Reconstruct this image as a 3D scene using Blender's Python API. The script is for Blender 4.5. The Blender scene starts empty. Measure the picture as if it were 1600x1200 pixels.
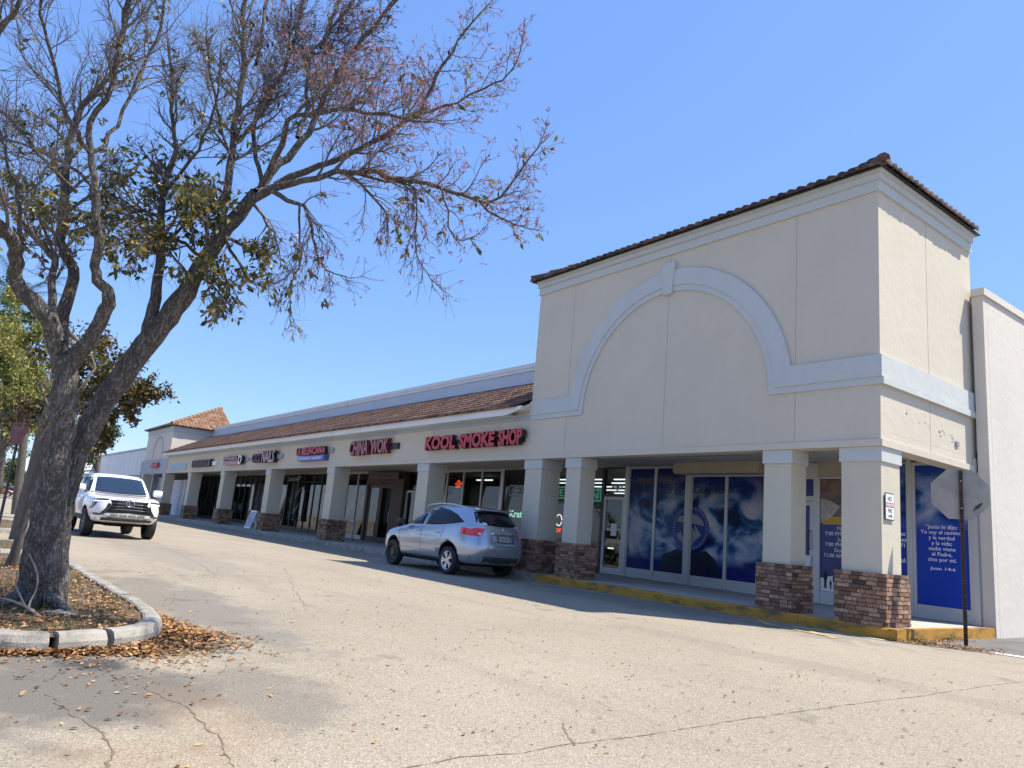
import bpy, bmesh, math, random
import numpy as np
from mathutils import Vector, Matrix
from mathutils.bvhtree import BVHTree
random.seed(7); RNG = np.random.default_rng(7)
S = bpy.context.scene
COL = S.collection
R = math.radians

# ------------------------------------------------------------------ camera
CP = dict(cx=6.7182, cy=-13.665, cz=1.271, yaw=0.9322, pitch=0.1987, roll=0.0893, f=1146.4895)
def cam_basis():
    cy, sy = math.cos(CP['yaw']), math.sin(CP['yaw']); cp, sp = math.cos(CP['pitch']), math.sin(CP['pitch'])
    F = Vector((-sy*cp, cy*cp, sp)); R0 = Vector((cy, sy, 0)); U0 = R0.cross(F)
    cr, sr = math.cos(CP['roll']), math.sin(CP['roll'])
    return R0*cr+U0*sr, U0*cr-R0*sr, F
CR, CU, CF = cam_basis(); CC = Vector((CP['cx'], CP['cy'], CP['cz']))
def at(u, v, d):
    """survey: the point seen at photo pixel (u,v) that stands d metres in front of the lens"""
    return CC + (CF + CR*((u-800)/CP['f']) - CU*((v-600)/CP['f']))*d
cam = bpy.data.cameras.new('camera'); camo = bpy.data.objects.new('camera', cam); COL.objects.link(camo)
M = Matrix(((CR.x, CU.x, -CF.x, CC.x), (CR.y, CU.y, -CF.y, CC.y), (CR.z, CU.z, -CF.z, CC.z), (0, 0, 0, 1)))
camo.matrix_world = M; cam.sensor_width = 36; cam.lens = CP['f']/1600*36; cam.clip_start = .05; cam.clip_end = 3000
S.camera = camo

# ------------------------------------------------------------------ light
SUN = Vector((.33, .377, .865)).normalized()
w = bpy.data.worlds.new('World'); S.world = w; w.use_nodes = True
nt = w.node_tree; bg = nt.nodes['Background']; sky = nt.nodes.new('ShaderNodeTexSky')
sky.sky_type = 'NISHITA'; sky.sun_disc = False; sky.sun_elevation = math.asin(SUN.z); sky.sun_rotation = math.atan2(SUN.x, SUN.y)
sky.altitude = 0; sky.air_density = 1.0; sky.dust_density = .3; sky.ozone_density = 3.0
mxs = nt.nodes.new('ShaderNodeMix'); mxs.data_type = 'RGBA'; mxs.inputs[0].default_value = .42; mxs.inputs[7].default_value = (1.35, 2.95, 7.6, 1)
nt.links.new(sky.outputs[0], mxs.inputs[6]); nt.links.new(mxs.outputs[2], bg.inputs[0]); bg.inputs[1].default_value = .099
sl = bpy.data.lights.new('sun', 'SUN'); sl.energy = 4.2; sl.angle = R(.53); sl.color = (1, .93, .80)
so = bpy.data.objects.new('sun', sl); COL.objects.link(so); so.rotation_euler = SUN.to_track_quat('Z', 'Y').to_euler(); so.location = (0, 0, 30)
S.view_settings.view_transform = 'Standard'; S.view_settings.look = 'None'; S.view_settings.exposure = .95; S.view_settings.gamma = 1
S.cycles.use_denoising = True; S.cycles.max_bounces = 8; S.cycles.transparent_max_bounces = 12
S.cycles.sample_clamp_indirect = 6

# ------------------------------------------------------------------ materials
def mat(name, col, rough=.8, bump=0, bscale=60, var=0, vscale=3, metal=0, spec=.5, emit=None, estr=1, coat=0, var2=0, v2scale=25):
    m = bpy.data.materials.new(name); m.use_nodes = True; t = m.node_tree; N = t.nodes; L = t.links
    b = N['Principled BSDF']; b.inputs['Base Color'].default_value = (*col, 1); b.inputs['Roughness'].default_value = rough
    b.inputs['Metallic'].default_value = metal; b.inputs['Specular IOR Level'].default_value = spec; b.inputs['Coat Weight'].default_value = coat
    b.inputs['Coat Roughness'].default_value = .03
    tc = N.new('ShaderNodeTexCoord')
    if var or var2:
        out = None
        for amt, sc, det in ((var, vscale, 5), (var2, v2scale, 3)):
            if not amt: continue
            n = N.new('ShaderNodeTexNoise'); n.inputs['Scale'].default_value = sc; n.inputs['Detail'].default_value = det
            L.new(tc.outputs['Object'], n.inputs['Vector'])
            r = N.new('ShaderNodeMapRange'); r.inputs[1].default_value = .3; r.inputs[2].default_value = .7
            r.inputs[3].default_value = 1-amt; r.inputs[4].default_value = 1+amt; L.new(n.outputs[0], r.inputs[0])
            mx = N.new('ShaderNodeMix'); mx.data_type = 'RGBA'; mx.blend_type = 'MULTIPLY'; mx.inputs[0].default_value = 1
            if out is None: mx.inputs[6].default_value = (*col, 1)
            else: L.new(out, mx.inputs[6])
            cb = N.new('ShaderNodeCombineColor')
            for i in range(3): L.new(r.outputs[0], cb.inputs[i])
            L.new(cb.outputs[0], mx.inputs[7]); out = mx.outputs[2]
        L.new(out, b.inputs['Base Color'])
    if bump:
        n = N.new('ShaderNodeTexNoise'); n.inputs['Scale'].default_value = bscale; n.inputs['Detail'].default_value = 4
        L.new(tc.outputs['Object'], n.inputs['Vector']); bp = N.new('ShaderNodeBump'); bp.inputs['Strength'].default_value = bump
        bp.inputs['Distance'].default_value = .02; L.new(n.outputs[0], bp.inputs['Height']); L.new(bp.outputs[0], b.inputs['Normal'])
    if emit:
        b.inputs['Emission Color'].default_value = (*emit, 1); b.inputs['Emission Strength'].default_value = estr
    return m
def ramp_by_attr(name, attr, stops, rough=.85, noise=0, nscale=20, trans=0):
    m = bpy.data.materials.new(name); m.use_nodes = True; t = m.node_tree; N = t.nodes; L = t.links
    b = N['Principled BSDF']; b.inputs['Roughness'].default_value = rough
    a = N.new('ShaderNodeAttribute'); a.attribute_name = attr
    cr = N.new('ShaderNodeValToRGB'); e = cr.color_ramp.elements
    e[0].position = stops[0][0]; e[0].color = (*stops[0][1], 1); e[1].position = stops[-1][0]; e[1].color = (*stops[-1][1], 1)
    for p, c in stops[1:-1]: q = e.new(p); q.color = (*c, 1)
    L.new(a.outputs['Fac'], cr.inputs[0]); out = cr.outputs[0]
    if noise:
        tc = N.new('ShaderNodeTexCoord'); n = N.new('ShaderNodeTexNoise'); n.inputs['Scale'].default_value = nscale; n.inputs['Detail'].default_value = 4
        L.new(tc.outputs['Object'], n.inputs['Vector']); r = N.new('ShaderNodeMapRange'); r.inputs[1].default_value = .3; r.inputs[2].default_value = .7
        r.inputs[3].default_value = 1-noise; r.inputs[4].default_value = 1+noise; L.new(n.outputs[0], r.inputs[0])
        mx = N.new('ShaderNodeMix'); mx.data_type = 'RGBA'; mx.blend_type = 'MULTIPLY'; mx.inputs[0].default_value = 1
        cb = N.new('ShaderNodeCombineColor')
        for i in range(3): L.new(r.outputs[0], cb.inputs[i])
        L.new(out, mx.inputs[6]); L.new(cb.outputs[0], mx.inputs[7]); out = mx.outputs[2]
    L.new(out, b.inputs['Base Color'])
    if trans:
        tr = N.new('ShaderNodeBsdfTranslucent'); L.new(out, tr.inputs[0]); ms = N.new('ShaderNodeMixShader'); ms.inputs[0].default_value = trans
        L.new(b.outputs[0], ms.inputs[1]); L.new(tr.outputs[0], ms.inputs[2]); L.new(ms.outputs[0], N['Material Output'].inputs[0])
    return m
def glass_mat(name, tint, ior=1.5):
    m = bpy.data.materials.new(name); m.use_nodes = True; t = m.node_tree; N = t.nodes; L = t.links; N.remove(N['Principled BSDF'])
    tr = N.new('ShaderNodeBsdfTransparent'); tr.inputs[0].default_value = (*tint, 1); gl = N.new('ShaderNodeBsdfGlossy'); gl.inputs['Roughness'].default_value = .015
    tc = N.new('ShaderNodeTexCoord'); n = N.new('ShaderNodeTexNoise'); n.inputs['Scale'].default_value = .8; bp = N.new('ShaderNodeBump')
    bp.inputs['Strength'].default_value = .06; L.new(tc.outputs['Object'], n.inputs[0]); L.new(n.outputs[0], bp.inputs['Height']); L.new(bp.outputs[0], gl.inputs['Normal'])
    fr = N.new('ShaderNodeFresnel'); fr.inputs[0].default_value = ior; ms = N.new('ShaderNodeMixShader')
    ge = N.new('ShaderNodeNewGeometry'); mu = N.new('ShaderNodeMath'); mu.operation = 'SUBTRACT'; mu.inputs[0].default_value = 1; L.new(ge.outputs['Backfacing'], mu.inputs[1]); m2 = N.new('ShaderNodeMath'); m2.operation = 'MULTIPLY'; L.new(fr.outputs[0], m2.inputs[0]); L.new(mu.outputs[0], m2.inputs[1])
    L.new(m2.outputs[0], ms.inputs[0]); L.new(tr.outputs[0], ms.inputs[1]); L.new(gl.outputs[0], ms.inputs[2]); L.new(ms.outputs[0], N['Material Output'].inputs[0])
    return m
def stain_mat(name, col, stain, amt=.35, scale=(1.2, 1.2, .25), bump=.25, bscale=45, lo=.5, hi=.8):
    """painted stucco with vertical dirty runs"""
    m = mat(name, col, .88, bump, bscale); t = m.node_tree; N = t.nodes; L = t.links; b = N['Principled BSDF']
    tc = N.new('ShaderNodeTexCoord'); mp = N.new('ShaderNodeMapping'); mp.inputs['Scale'].default_value = scale; L.new(tc.outputs['Object'], mp.inputs[0])
    n = N.new('ShaderNodeTexNoise'); n.inputs['Scale'].default_value = 1.6; n.inputs['Detail'].default_value = 7; n.inputs['Roughness'].default_value = .65; L.new(mp.outputs[0], n.inputs[0])
    r = N.new('ShaderNodeMapRange'); r.inputs[1].default_value = lo; r.inputs[2].default_value = hi; r.inputs[4].default_value = amt; L.new(n.outputs[0], r.inputs[0])
    mx = N.new('ShaderNodeMix'); mx.data_type = 'RGBA'; mx.inputs[6].default_value = (*col, 1); mx.inputs[7].default_value = (*stain, 1)
    L.new(r.outputs[0], mx.inputs[0]); n2 = N.new('ShaderNodeTexNoise'); n2.inputs['Scale'].default_value = .55; n2.inputs['Detail'].default_value = 8; n2.inputs['Roughness'].default_value = .7; L.new(tc.outputs['Object'], n2.inputs[0])
    r2 = N.new('ShaderNodeMapRange'); r2.inputs[1].default_value = .3; r2.inputs[2].default_value = .7; r2.inputs[3].default_value = .955; r2.inputs[4].default_value = 1.035; L.new(n2.outputs[0], r2.inputs[0])
    m2 = N.new('ShaderNodeMix'); m2.data_type = 'RGBA'; m2.blend_type = 'MULTIPLY'; m2.inputs[0].default_value = 1; cb = N.new('ShaderNodeCombineColor')
    for i in range(3): L.new(r2.outputs[0], cb.inputs[i])
    L.new(mx.outputs[2], m2.inputs[6]); L.new(cb.outputs[0], m2.inputs[7]); L.new(m2.outputs[2], b.inputs['Base Color'])
    if bump:
        n3 = N.new('ShaderNodeTexNoise'); n3.inputs['Scale'].default_value = 5; n3.inputs['Detail'].default_value = 5; L.new(tc.outputs['Object'], n3.inputs[0]); b3 = N.new('ShaderNodeBump'); b3.inputs['Strength'].default_value = .18; b3.inputs['Distance'].default_value = .05
        L.new(n3.outputs[0], b3.inputs['Height']); old = b.inputs['Normal'].links[0].from_node; L.new(old.outputs[0], b3.inputs['Normal']); L.new(b3.outputs[0], b.inputs['Normal'])
    return m
CREAM = stain_mat('cream_stucco', (.575, .517, .415), (.46, .41, .33), .14)
CREAM2 = stain_mat('cream_side_stucco', (.62, .575, .495), (.49, .45, .37), .2)
TRIM = stain_mat('pale_blue_trim', (.505, .525, .505), (.45, .46, .45), .3, bump=.12)
STRIPE = stain_mat('shaded_blue_stripe', (.36, .43, .52), (.3, .36, .44), .5, scale=(.6, 1, .6), bump=.12)  # same band as the trim, eave shade put into its colour
COLW = stain_mat('column_stucco', (.555, .51, .395), (.45, .41, .31), .25, bump=.15)
EAVE = stain_mat('eave_board_paint', (.74, .73, .70), (.5, .47, .4), .35, bump=.05)
PARA = stain_mat('parapet_stucco', (.52, .56, .60), (.42, .45, .48), .4)
FARW = stain_mat('anchor_wall', (.62, .64, .66), (.26, .3, .32), .75, scale=(.8, .8, .12))
GREYP = stain_mat('grey_fascia_paint', (.40, .43, .46), (.33, .36, .4), .3)
WHITE = mat('white_paint', (.8, .8, .79), .6, var=.05)
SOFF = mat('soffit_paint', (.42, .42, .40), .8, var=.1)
JOINT = mat('joint_dark', (.40, .38, .33), .9)
ALU = mat('aluminium_frame', (.50, .50, .49), .45, metal=.4)
BLKF = mat('black_frame', (.02, .02, .022), .4)
CONC = mat('walk_concrete', (.43, .41, .37), .9, .2, 60, .12, 1.2, var2=.12, v2scale=14)
YEL = stain_mat('yellow_kerb_paint', (.45, .225, .028), (.10, .075, .045), .95, scale=(1.6, 1.6, 4.5), bump=.35, lo=.46, hi=.68)
KERB = stain_mat('kerb_concrete', (.34, .315, .27), (.12, .11, .095), .95, scale=(2.6, 2.6, 3.5), bump=.5, bscale=70, lo=.42, hi=.72)
GLASS = glass_mat('shop_glass', (.62, .65, .65), 1.62)
BROWN = mat('brown_wood', (.055, .028, .02), .55, .1, 30, .25, 8)
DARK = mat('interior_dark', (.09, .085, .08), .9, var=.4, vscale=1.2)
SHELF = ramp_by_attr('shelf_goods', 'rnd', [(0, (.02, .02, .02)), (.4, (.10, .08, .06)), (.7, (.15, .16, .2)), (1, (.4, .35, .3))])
TUBE = mat('light_tube', (1, 1, 1), emit=(.95, 1, 1), estr=1.5)
TILE = ramp_by_attr('terracotta_tile', 'rnd', [(0, (.085, .042, .028)), (.35, (.15, .077, .048)), (.75, (.21, .11, .068)), (1, (.26, .16, .105))], .85, .2, 9)
TILED = ramp_by_attr('weathered_shaded_tile', 'rnd', [(0, (.03, .025, .02)), (.6, (.075, .05, .04)), (1, (.14, .08, .055))], .9, .3, 9)  # weathered tile, with shade also put into the dark colour
TILEO = ramp_by_attr('orange_tile', 'rnd', [(0, (.12, .06, .033)), (.4, (.21, .105, .055)), (.8, (.28, .15, .08)), (1, (.29, .2, .13))], .85, .2, 9)
BRICK = ramp_by_attr('stacked_brick', 'rnd', [(0, (.105, .058, .036)), (.3, (.20, .112, .072)), (.65, (.30, .172, .112)), (.9, (.38, .25, .165)), (1, (.05, .04, .03))], .9, .35, 28)
MORTAR = mat('dark_mortar', (.075, .06, .05), .95)
RED = mat('red_letter_face', (.50, .035, .05), .4); REDD = mat('letter_return', (.02, .015, .018), .4)
PINK = mat('faded_red_face', (.36, .15, .16), .5); PINKW = mat('faded_pink_face', (.5, .36, .36), .5); MAROON = mat('maroon_face', (.16, .03, .06), .5); DRED = mat('dark_red_side', (.18, .02, .03), .5)
BLUES = mat('blue_sign_face', (.05, .09, .42), .4); BRNS = mat('dark_brown_sign', (.055, .04, .04), .6); LETW = mat('white_letter', (.8, .8, .82), .5)
NAVY = mat('navy_vinyl', (.006, .018, .16), .35, var=.3, vscale=.9); GOLD = mat('gold_vinyl', (.55, .33, .03), .5)
BLK = mat('black_rubber', (.015, .015, .016), .7); INK = mat('black_ink', (.01, .01, .012), .6)
GALV = mat('galvanised_back', (.29, .275, .245), .6, var=.16, vscale=4, metal=.1, bump=.05, bscale=12); POST = mat('rusty_brown_post', (.085, .06, .045), .7, var=.4, vscale=14, metal=.3)

# ------------------------------------------------------------------ mesh helpers
class MB:
    def __init__(s): s.v = []; s.f = []; s.m = []; s.r = []
    def add(s, vs, fs, m=0, r=0):
        o = len(s.v); s.v += [tuple(q) for q in vs]
        for f in fs: s.f.append(tuple(i+o for i in f)); s.m.append(m); s.r.append(r)
    def box(s, x0, x1, y0, y1, z0, z1, m=0, r=0):
        s.add([(x0,y0,z0),(x1,y0,z0),(x1,y1,z0),(x0,y1,z0),(x0,y0,z1),(x1,y0,z1),(x1,y1,z1),(x0,y1,z1)],
              [(0,3,2,1),(4,5,6,7),(0,1,5,4),(1,2,6,5),(2,3,7,6),(3,0,4,7)], m, r)
    def obox(s, c, ax, h, m=0, r=0):
        c = Vector(c); A = [Vector(a)*k for a, k in zip(ax, h)]; vs = []
        for k in (-1, 1):
            for i, j in ((-1,-1),(1,-1),(1,1),(-1,1)): vs.append(c+A[0]*i+A[1]*j+A[2]*k)
        s.add(vs, [(0,3,2,1),(4,5,6,7),(0,1,5,4),(1,2,6,5),(2,3,7,6),(3,0,4,7)], m, r)
    def tube(s, pts, rad, n=6, m=0, cap=True, r=0):
        pts = [Vector(p) for p in pts]; k = len(pts); rad = rad if hasattr(rad, '__len__') else [rad]*k
        o = len(s.v); prev = None
        for i in range(k):
            t = (pts[min(i+1, k-1)]-pts[max(i-1, 0)]).normalized()
            if prev is None:
                a = t.orthogonal().normalized()
            else:
                a = prev - t*prev.dot(t); a = a.normalized() if a.length > 1e-6 else t.orthogonal().normalized()
            prev = a; b = t.cross(a)
            for j in range(n):
                g = 2*math.pi*j/n; s.v.append(tuple(pts[i]+(a*math.cos(g)+b*math.sin(g))*rad[i]))
        for i in range(k-1):
            for j in range(n):
                j2 = (j+1) % n; s.f.append((o+i*n+j, o+i*n+j2, o+(i+1)*n+j2, o+(i+1)*n+j)); s.m.append(m); s.r.append(r)
        if cap:
            s.f.append(tuple(o+j for j in range(n))[::-1]); s.m.append(m); s.r.append(r)
            s.f.append(tuple(o+(k-1)*n+j for j in range(n))); s.m.append(m); s.r.append(r)
    def prism(s, poly, axis, a, b, m=0):
        """poly of 2D points extruded along axis ('x','y','z') from a to b"""
        def P(q, d): return {'x': (d, q[0], q[1]), 'y': (q[0], d, q[1]), 'z': (q[0], q[1], d)}[axis]
        n = len(poly); s.add([P(q, a) for q in poly]+[P(q, b) for q in poly],
            [tuple(range(n)), tuple(range(2*n-1, n-1, -1))]+[(i, i+n, (i+1) % n+n, (i+1) % n) for i in range(n)], m)
    def mesh(s, name, mats, smooth=False):
        me = bpy.data.meshes.new(name); me.from_pydata(s.v, [], s.f)
        for q in mats: me.materials.append(q)
        if len(mats) > 1: me.polygons.foreach_set('material_index', np.array(s.m, dtype=np.int32))
        if any(s.r):
            a = me.attributes.new('rnd', 'FLOAT', 'FACE'); a.data.foreach_set('value', np.array(s.r, dtype=np.float32))
        bm = bmesh.new(); bm.from_mesh(me); bmesh.ops.recalc_face_normals(bm, faces=bm.faces); bm.to_mesh(me); bm.free()
        if smooth: me.polygons.foreach_set('use_smooth', np.ones(len(me.polygons), dtype=bool))
        me.update(); return me
    def build(s, name, mats, parent=None, smooth=False, loc=None):
        o = bpy.data.objects.new(name, s.mesh(name, mats if isinstance(mats, (list, tuple)) else [mats], smooth)); COL.objects.link(o)
        if loc: o.location = loc
        if parent: o.parent = parent
        return o
def tag(o, label=None, cat=None, group=None, kind=None):
    if label: o['label'] = label
    if cat: o['category'] = cat
    if group: o['group'] = group
    if kind: o['kind'] = kind
    return o
def empty(name, loc=(0,0,0), rz=0, label=None, cat=None, group=None):
    o = bpy.data.objects.new(name, None); COL.objects.link(o); o.location = loc; o.rotation_euler = (0,0,rz); o.empty_display_size = .2
    return tag(o, label, cat, group)
def local(o, *kids): pass
def kids(o): return [c for c in bpy.data.objects if c.parent == o]
def copy_tree(o, parent=None):
    c = o.copy(); COL.objects.link(c); c.parent = parent
    for k in kids(o): copy_tree(k, c)
    return c
def text_mb(txt, x0, x1, z0, z1, y, depth=.0015, bold=.02, align='CENTER', space=1.0, shear=0):
    """text facing -Y fitted in the box x0..x1, z0..z1, front face at y"""
    c = bpy.data.curves.new('lettering', 'FONT'); c.body = txt; c.extrude = .01; c.offset = bold; c.align_x = align; c.space_line = space; c.shear = shear; c.resolution_u = 2
    o = bpy.data.objects.new('lettering', c); COL.objects.link(o); bpy.context.view_layer.update()
    me = bpy.data.meshes.new_from_object(o); bpy.data.objects.remove(o); bpy.data.curves.remove(c)
    vs = np.array([v.co[:] for v in me.vertices]); lo, hi = vs.min(0), vs.max(0)
    mb = MB(); X = x0+(vs[:,0]-lo[0])/(hi[0]-lo[0])*(x1-x0); Z = z0+(vs[:,1]-lo[1])/(hi[1]-lo[1])*(z1-z0)
    Y = np.where(vs[:,2] > 0, y, y+depth)
    fs = [tuple(p.vertices) for p in me.polygons]
    ms = [0 if abs(p.normal.z) > .5 else 1 for p in me.polygons]
    mb.v = list(zip(X.tolist(), Y.tolist(), Z.tolist())); mb.f = fs; mb.m = ms; mb.r = [0]*len(fs)
    bpy.data.meshes.remove(me); return mb
def letters(name, txt, x0, x1, z0, z1, y, mats, parent, depth=.0015, **k):
    return text_mb(txt, x0, x1, z0, z1, y, depth, **k).build(name, mats if isinstance(mats, list) else [mats, mats], parent)

# ------------------------------------------------------------------ ground
def ground_mat():
    m = bpy.data.materials.new('worn_asphalt'); m.use_nodes = True; t = m.node_tree; N = t.nodes; L = t.links; b = N['Principled BSDF']; b.inputs['Roughness'].default_value = .92
    b.inputs['Specular IOR Level'].default_value = .25
    tc = N.new('ShaderNodeTexCoord')
    def noise(sc, det=4, ro=.55, vec=None):
        n = N.new('ShaderNodeTexNoise'); n.inputs['Scale'].default_value = sc; n.inputs['Detail'].default_value = det; n.inputs['Roughness'].default_value = ro
        L.new(vec or tc.outputs['Object'], n.inputs['Vector']); return n.outputs[0]
    def rng(x, a, b_, c=0, d=1):
        r = N.new('ShaderNodeMapRange'); r.inputs[1].default_value = a; r.inputs[2].default_value = b_; r.inputs[3].default_value = c; r.inputs[4].default_value = d; L.new(x, r.inputs[0]); return r.outputs[0]
    def mix(f, a, c, mode='MIX'):
        x = N.new('ShaderNodeMix'); x.data_type = 'RGBA'; x.blend_type = mode
        if isinstance(f, float): x.inputs[0].default_value = f
        else: L.new(f, x.inputs[0])
        for i, q in ((6, a), (7, c)):
            if isinstance(q, tuple): x.inputs[i].default_value = (*q, 1)
            else: L.new(q, x.inputs[i])
        return x.outputs[2]
    big = rng(noise(.22, 5, .6), .35, .65)
    base = mix(big, (.282, .24, .178), (.335, .286, .218))
    vo = N.new('ShaderNodeTexVoronoi'); vo.inputs['Scale'].default_value = 75; L.new(tc.outputs['Object'], vo.inputs['Vector'])
    sp = N.new('ShaderNodeSeparateColor'); L.new(vo.outputs['Color'], sp.inputs[0])
    base = mix(rng(sp.outputs[0], .0, 1., 0, 1), base, mix(sp.outputs[1], (.16, .145, .125), (.56, .50, .43)), 'MIX') if False else mix(rng(sp.outputs[0], .4, 1., 0, .62), base, mix(rng(sp.outputs[1], .3, .7), (.115, .102, .085), (.47, .42, .345)))
    # long tyre-worn streaks along the lane
    mp = N.new('ShaderNodeMapping'); mp.inputs['Scale'].default_value = (.12, 1.3, 1); L.new(tc.outputs['Object'], mp.inputs[0])
    base = mix(rng(noise(1.1, 5, .6, mp.outputs[0]), .52, .75, 0, .3), base, (.17, .155, .135))
    # dark worn patch beside island nose; lane-side spots mix stain and painted tree shade
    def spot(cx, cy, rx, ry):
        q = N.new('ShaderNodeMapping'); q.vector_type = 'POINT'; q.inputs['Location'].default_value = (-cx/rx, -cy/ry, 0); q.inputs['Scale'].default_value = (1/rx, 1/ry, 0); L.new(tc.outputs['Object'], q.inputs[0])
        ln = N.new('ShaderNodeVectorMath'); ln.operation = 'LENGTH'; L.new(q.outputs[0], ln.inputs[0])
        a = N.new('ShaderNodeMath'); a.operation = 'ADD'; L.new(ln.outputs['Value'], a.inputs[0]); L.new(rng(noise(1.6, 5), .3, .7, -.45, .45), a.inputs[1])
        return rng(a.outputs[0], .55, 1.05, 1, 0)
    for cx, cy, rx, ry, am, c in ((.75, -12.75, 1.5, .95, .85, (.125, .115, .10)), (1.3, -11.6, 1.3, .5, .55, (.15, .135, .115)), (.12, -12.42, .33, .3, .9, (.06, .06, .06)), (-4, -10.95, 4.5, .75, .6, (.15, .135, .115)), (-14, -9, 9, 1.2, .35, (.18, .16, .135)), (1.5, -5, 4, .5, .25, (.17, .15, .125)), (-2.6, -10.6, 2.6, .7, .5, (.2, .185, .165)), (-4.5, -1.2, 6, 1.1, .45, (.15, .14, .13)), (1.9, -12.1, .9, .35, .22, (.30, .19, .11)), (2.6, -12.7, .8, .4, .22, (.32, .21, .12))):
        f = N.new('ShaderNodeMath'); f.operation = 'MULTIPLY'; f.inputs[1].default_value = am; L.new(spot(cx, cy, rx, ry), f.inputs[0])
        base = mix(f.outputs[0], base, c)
    base = mix(rng(noise(1.35, 3, .5), .655, .72, 0, .42), base, (.12, .105, .088))
    base = mix(rng(noise(6.5, 2, .5), .68, .73, 0, .35), base, (.14, .12, .10))
    L.new(base, b.inputs['Base Color'])
    bp = N.new('ShaderNodeBump'); bp.inputs['Strength'].default_value = .5; bp.inputs['Distance'].default_value = .012; L.new(vo.outputs['Distance'], bp.inputs['Height'])
    L.new(bp.outputs[0], b.inputs['Normal'])
    return m
g = MB(); g.add([(-600, -500, 0), (300, -500, 0), (300, 500, 0), (-600, 500, 0)], [(0, 1, 2, 3)])
tag(g.build('ground', ground_mat()), kind='structure')
g = MB(); g.add([(2.2, .95, .004), (14, 1.2, .004), (14, 60, .004), (.3, 60, .004), (.3, 4.5, .004), (.15, .2, .004), (-1.2, -.62, .004), (.3, -.28, .004)], [(7, 6, 5, 4, 3, 2, 1, 0)])
tag(g.build('driveway', mat('new_asphalt', (.135, .13, .125), .9, .4, 120, .2, 2, var2=.3, v2scale=90)), kind='structure')
PW = stain_mat('road_paint_white', (.62, .6, .56), (.3, .28, .25), .8, scale=(3, 3, 3)); PY = stain_mat('road_paint_yellow', (.55, .40, .14), (.36, .31, .24), .9, scale=(4, 4, 4))
g = MB()
def strip(mb, pts, wd, z, m=0):
    for a, b in zip(pts, pts[1:]):
        a, b = Vector(a), Vector(b); d = (b-a).normalized(); n = Vector((-d.y, d.x))*wd/2
        mb.add([(*(a-n), z), (*(b-n), z), (*(b+n), z), (*(a+n), z)], [(0, 1, 2, 3)], m)
strip(g, [(1.42, .74), (6, 1.38)], .30, .0085); strip(g, [(-1.4, -.62), (.15, -.24)], .11, .0085)
tag(g.build('white_road_line', PW), kind='structure')
g = MB(); strip(g, [(-1.05, -.8), (-.12, -1.35)], .11, .0085); strip(g, [(-.3, -1.2), (-2.3, -1.0)], .09, .0125); strip(g, [(-2.2, -.5), (-1.55, -1.02)], .11, .0085)
tag(g.build('yellow_road_line', PY), kind='structure')
# cracks
g = MB()
def crack(pts, wd, n=40, jit=.03):
    P = [Vector((*p, 0)) for p in pts]; out = []
    for i in range(len(P)-1):
        k = max(2, int((P[i+1]-P[i]).length/.05))
        for j in range(k): out.append(P[i].lerp(P[i+1], j/k))
    out.append(P[-1]); wob = 0; o = len(g.v)
    for i, p in enumerate(out):
        t = (out[min(i+1, len(out)-1)]-out[max(i-1, 0)]).normalized(); nn = Vector((-t.y, t.x, 0)); wob = wob*.86+random.gauss(0, jit*.55); q = p+nn*wob
        h = wd*random.uniform(.08, 1)*.2; g.v += [(q.x-nn.x*h, q.y-nn.y*h, .003), (q.x+nn.x*h, q.y+nn.y*h, .003)]
        if i: g.f.append((o+2*i-2, o+2*i, o+2*i+1, o+2*i-1)); g.m.append(0); g.r.append(0)
crack([(3.14, -12.6), (3.139, -11.75), (3.05, -11.07), (3.085, -10.67), (3.066, -10.33), (3.085, -9.63), (3.035, -8.41), (3.015, -6.94), (2.974, -2.48), (2.9, .3)], .036, jit=.009)
crack([(1.0, -12.9), (1.5, -12.86), (2.2, -12.75), (2.7, -12.85), (3.5, -12.9)], .05, jit=.022); crack([(.9, -12.3), (1.5, -12.2), (2.2, -12.2), (3.2, -12.35)], .035, jit=.022); crack([(-3, -9.5), (-10, -7.2), (-22, -5.5)], .03, jit=.03); None
crack([(-8, -9.3), (-14, -8.6), (-26, -7.4)], .03); crack([(-.5, -5.2), (-3, -5.6), (-8, -6)], .02)
crack([(-.6, -1.3), (-2.4, -1.9), (-5, -1.7), (-8.5, -2.3)], .05, jit=.03); crack([(-2, -1.0), (-4.5, -1.15), (-7.5, -.9)], .06, jit=.03); crack([(-12, -3.2), (-20, -3.5), (-34, -3.1)], .03, jit=.03); crack([(2.65, -9.94), (2.9, -10.1), (3.1, -10.25)], .05, jit=.02)
tag(g.build('ground_crack', mat('crack_dirt', (.175, .13, .095), .95)), kind='structure')

# walkway and kerb
g = MB(); g.box(-56.5, .14, .06, 4.1, -.2, .2); g.box(-66, -56.5, .06, 4.1, -.2, .2)
tag(g.build('walkway', CONC), kind='structure')
g = MB()
kx = [.15, -1.6, -4.2, -6.9, -9.6]
for a, b in zip(kx, kx[1:]): g.prism([(-.13, -.2), (.058, -.2), (.058, .204), (-.09, .204), (-.12, .17)], 'x', b+.006, a, 0)
g.box(.145, .30, .06, 1.4, -.2, .203); g.box(.145, .30, 1.406, 2.9, -.2, .203); g.box(.145, .30, 2.906, 4.28, -.2, .203)
g.box(.15, .30, -.125, .058, -.2, .2035)
tag(g.build('yellow_kerb', YEL), kind='structure')
g = MB()
x = -9.606
while x > -66:
    g.prism([(-.13, -.2), (.058, -.2), (.058, .204), (-.09, .204), (-.12, .17)], 'x', x-2.99, x, 0); x -= 3
tag(g.build('grey_kerb', KERB), kind='structure')

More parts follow.
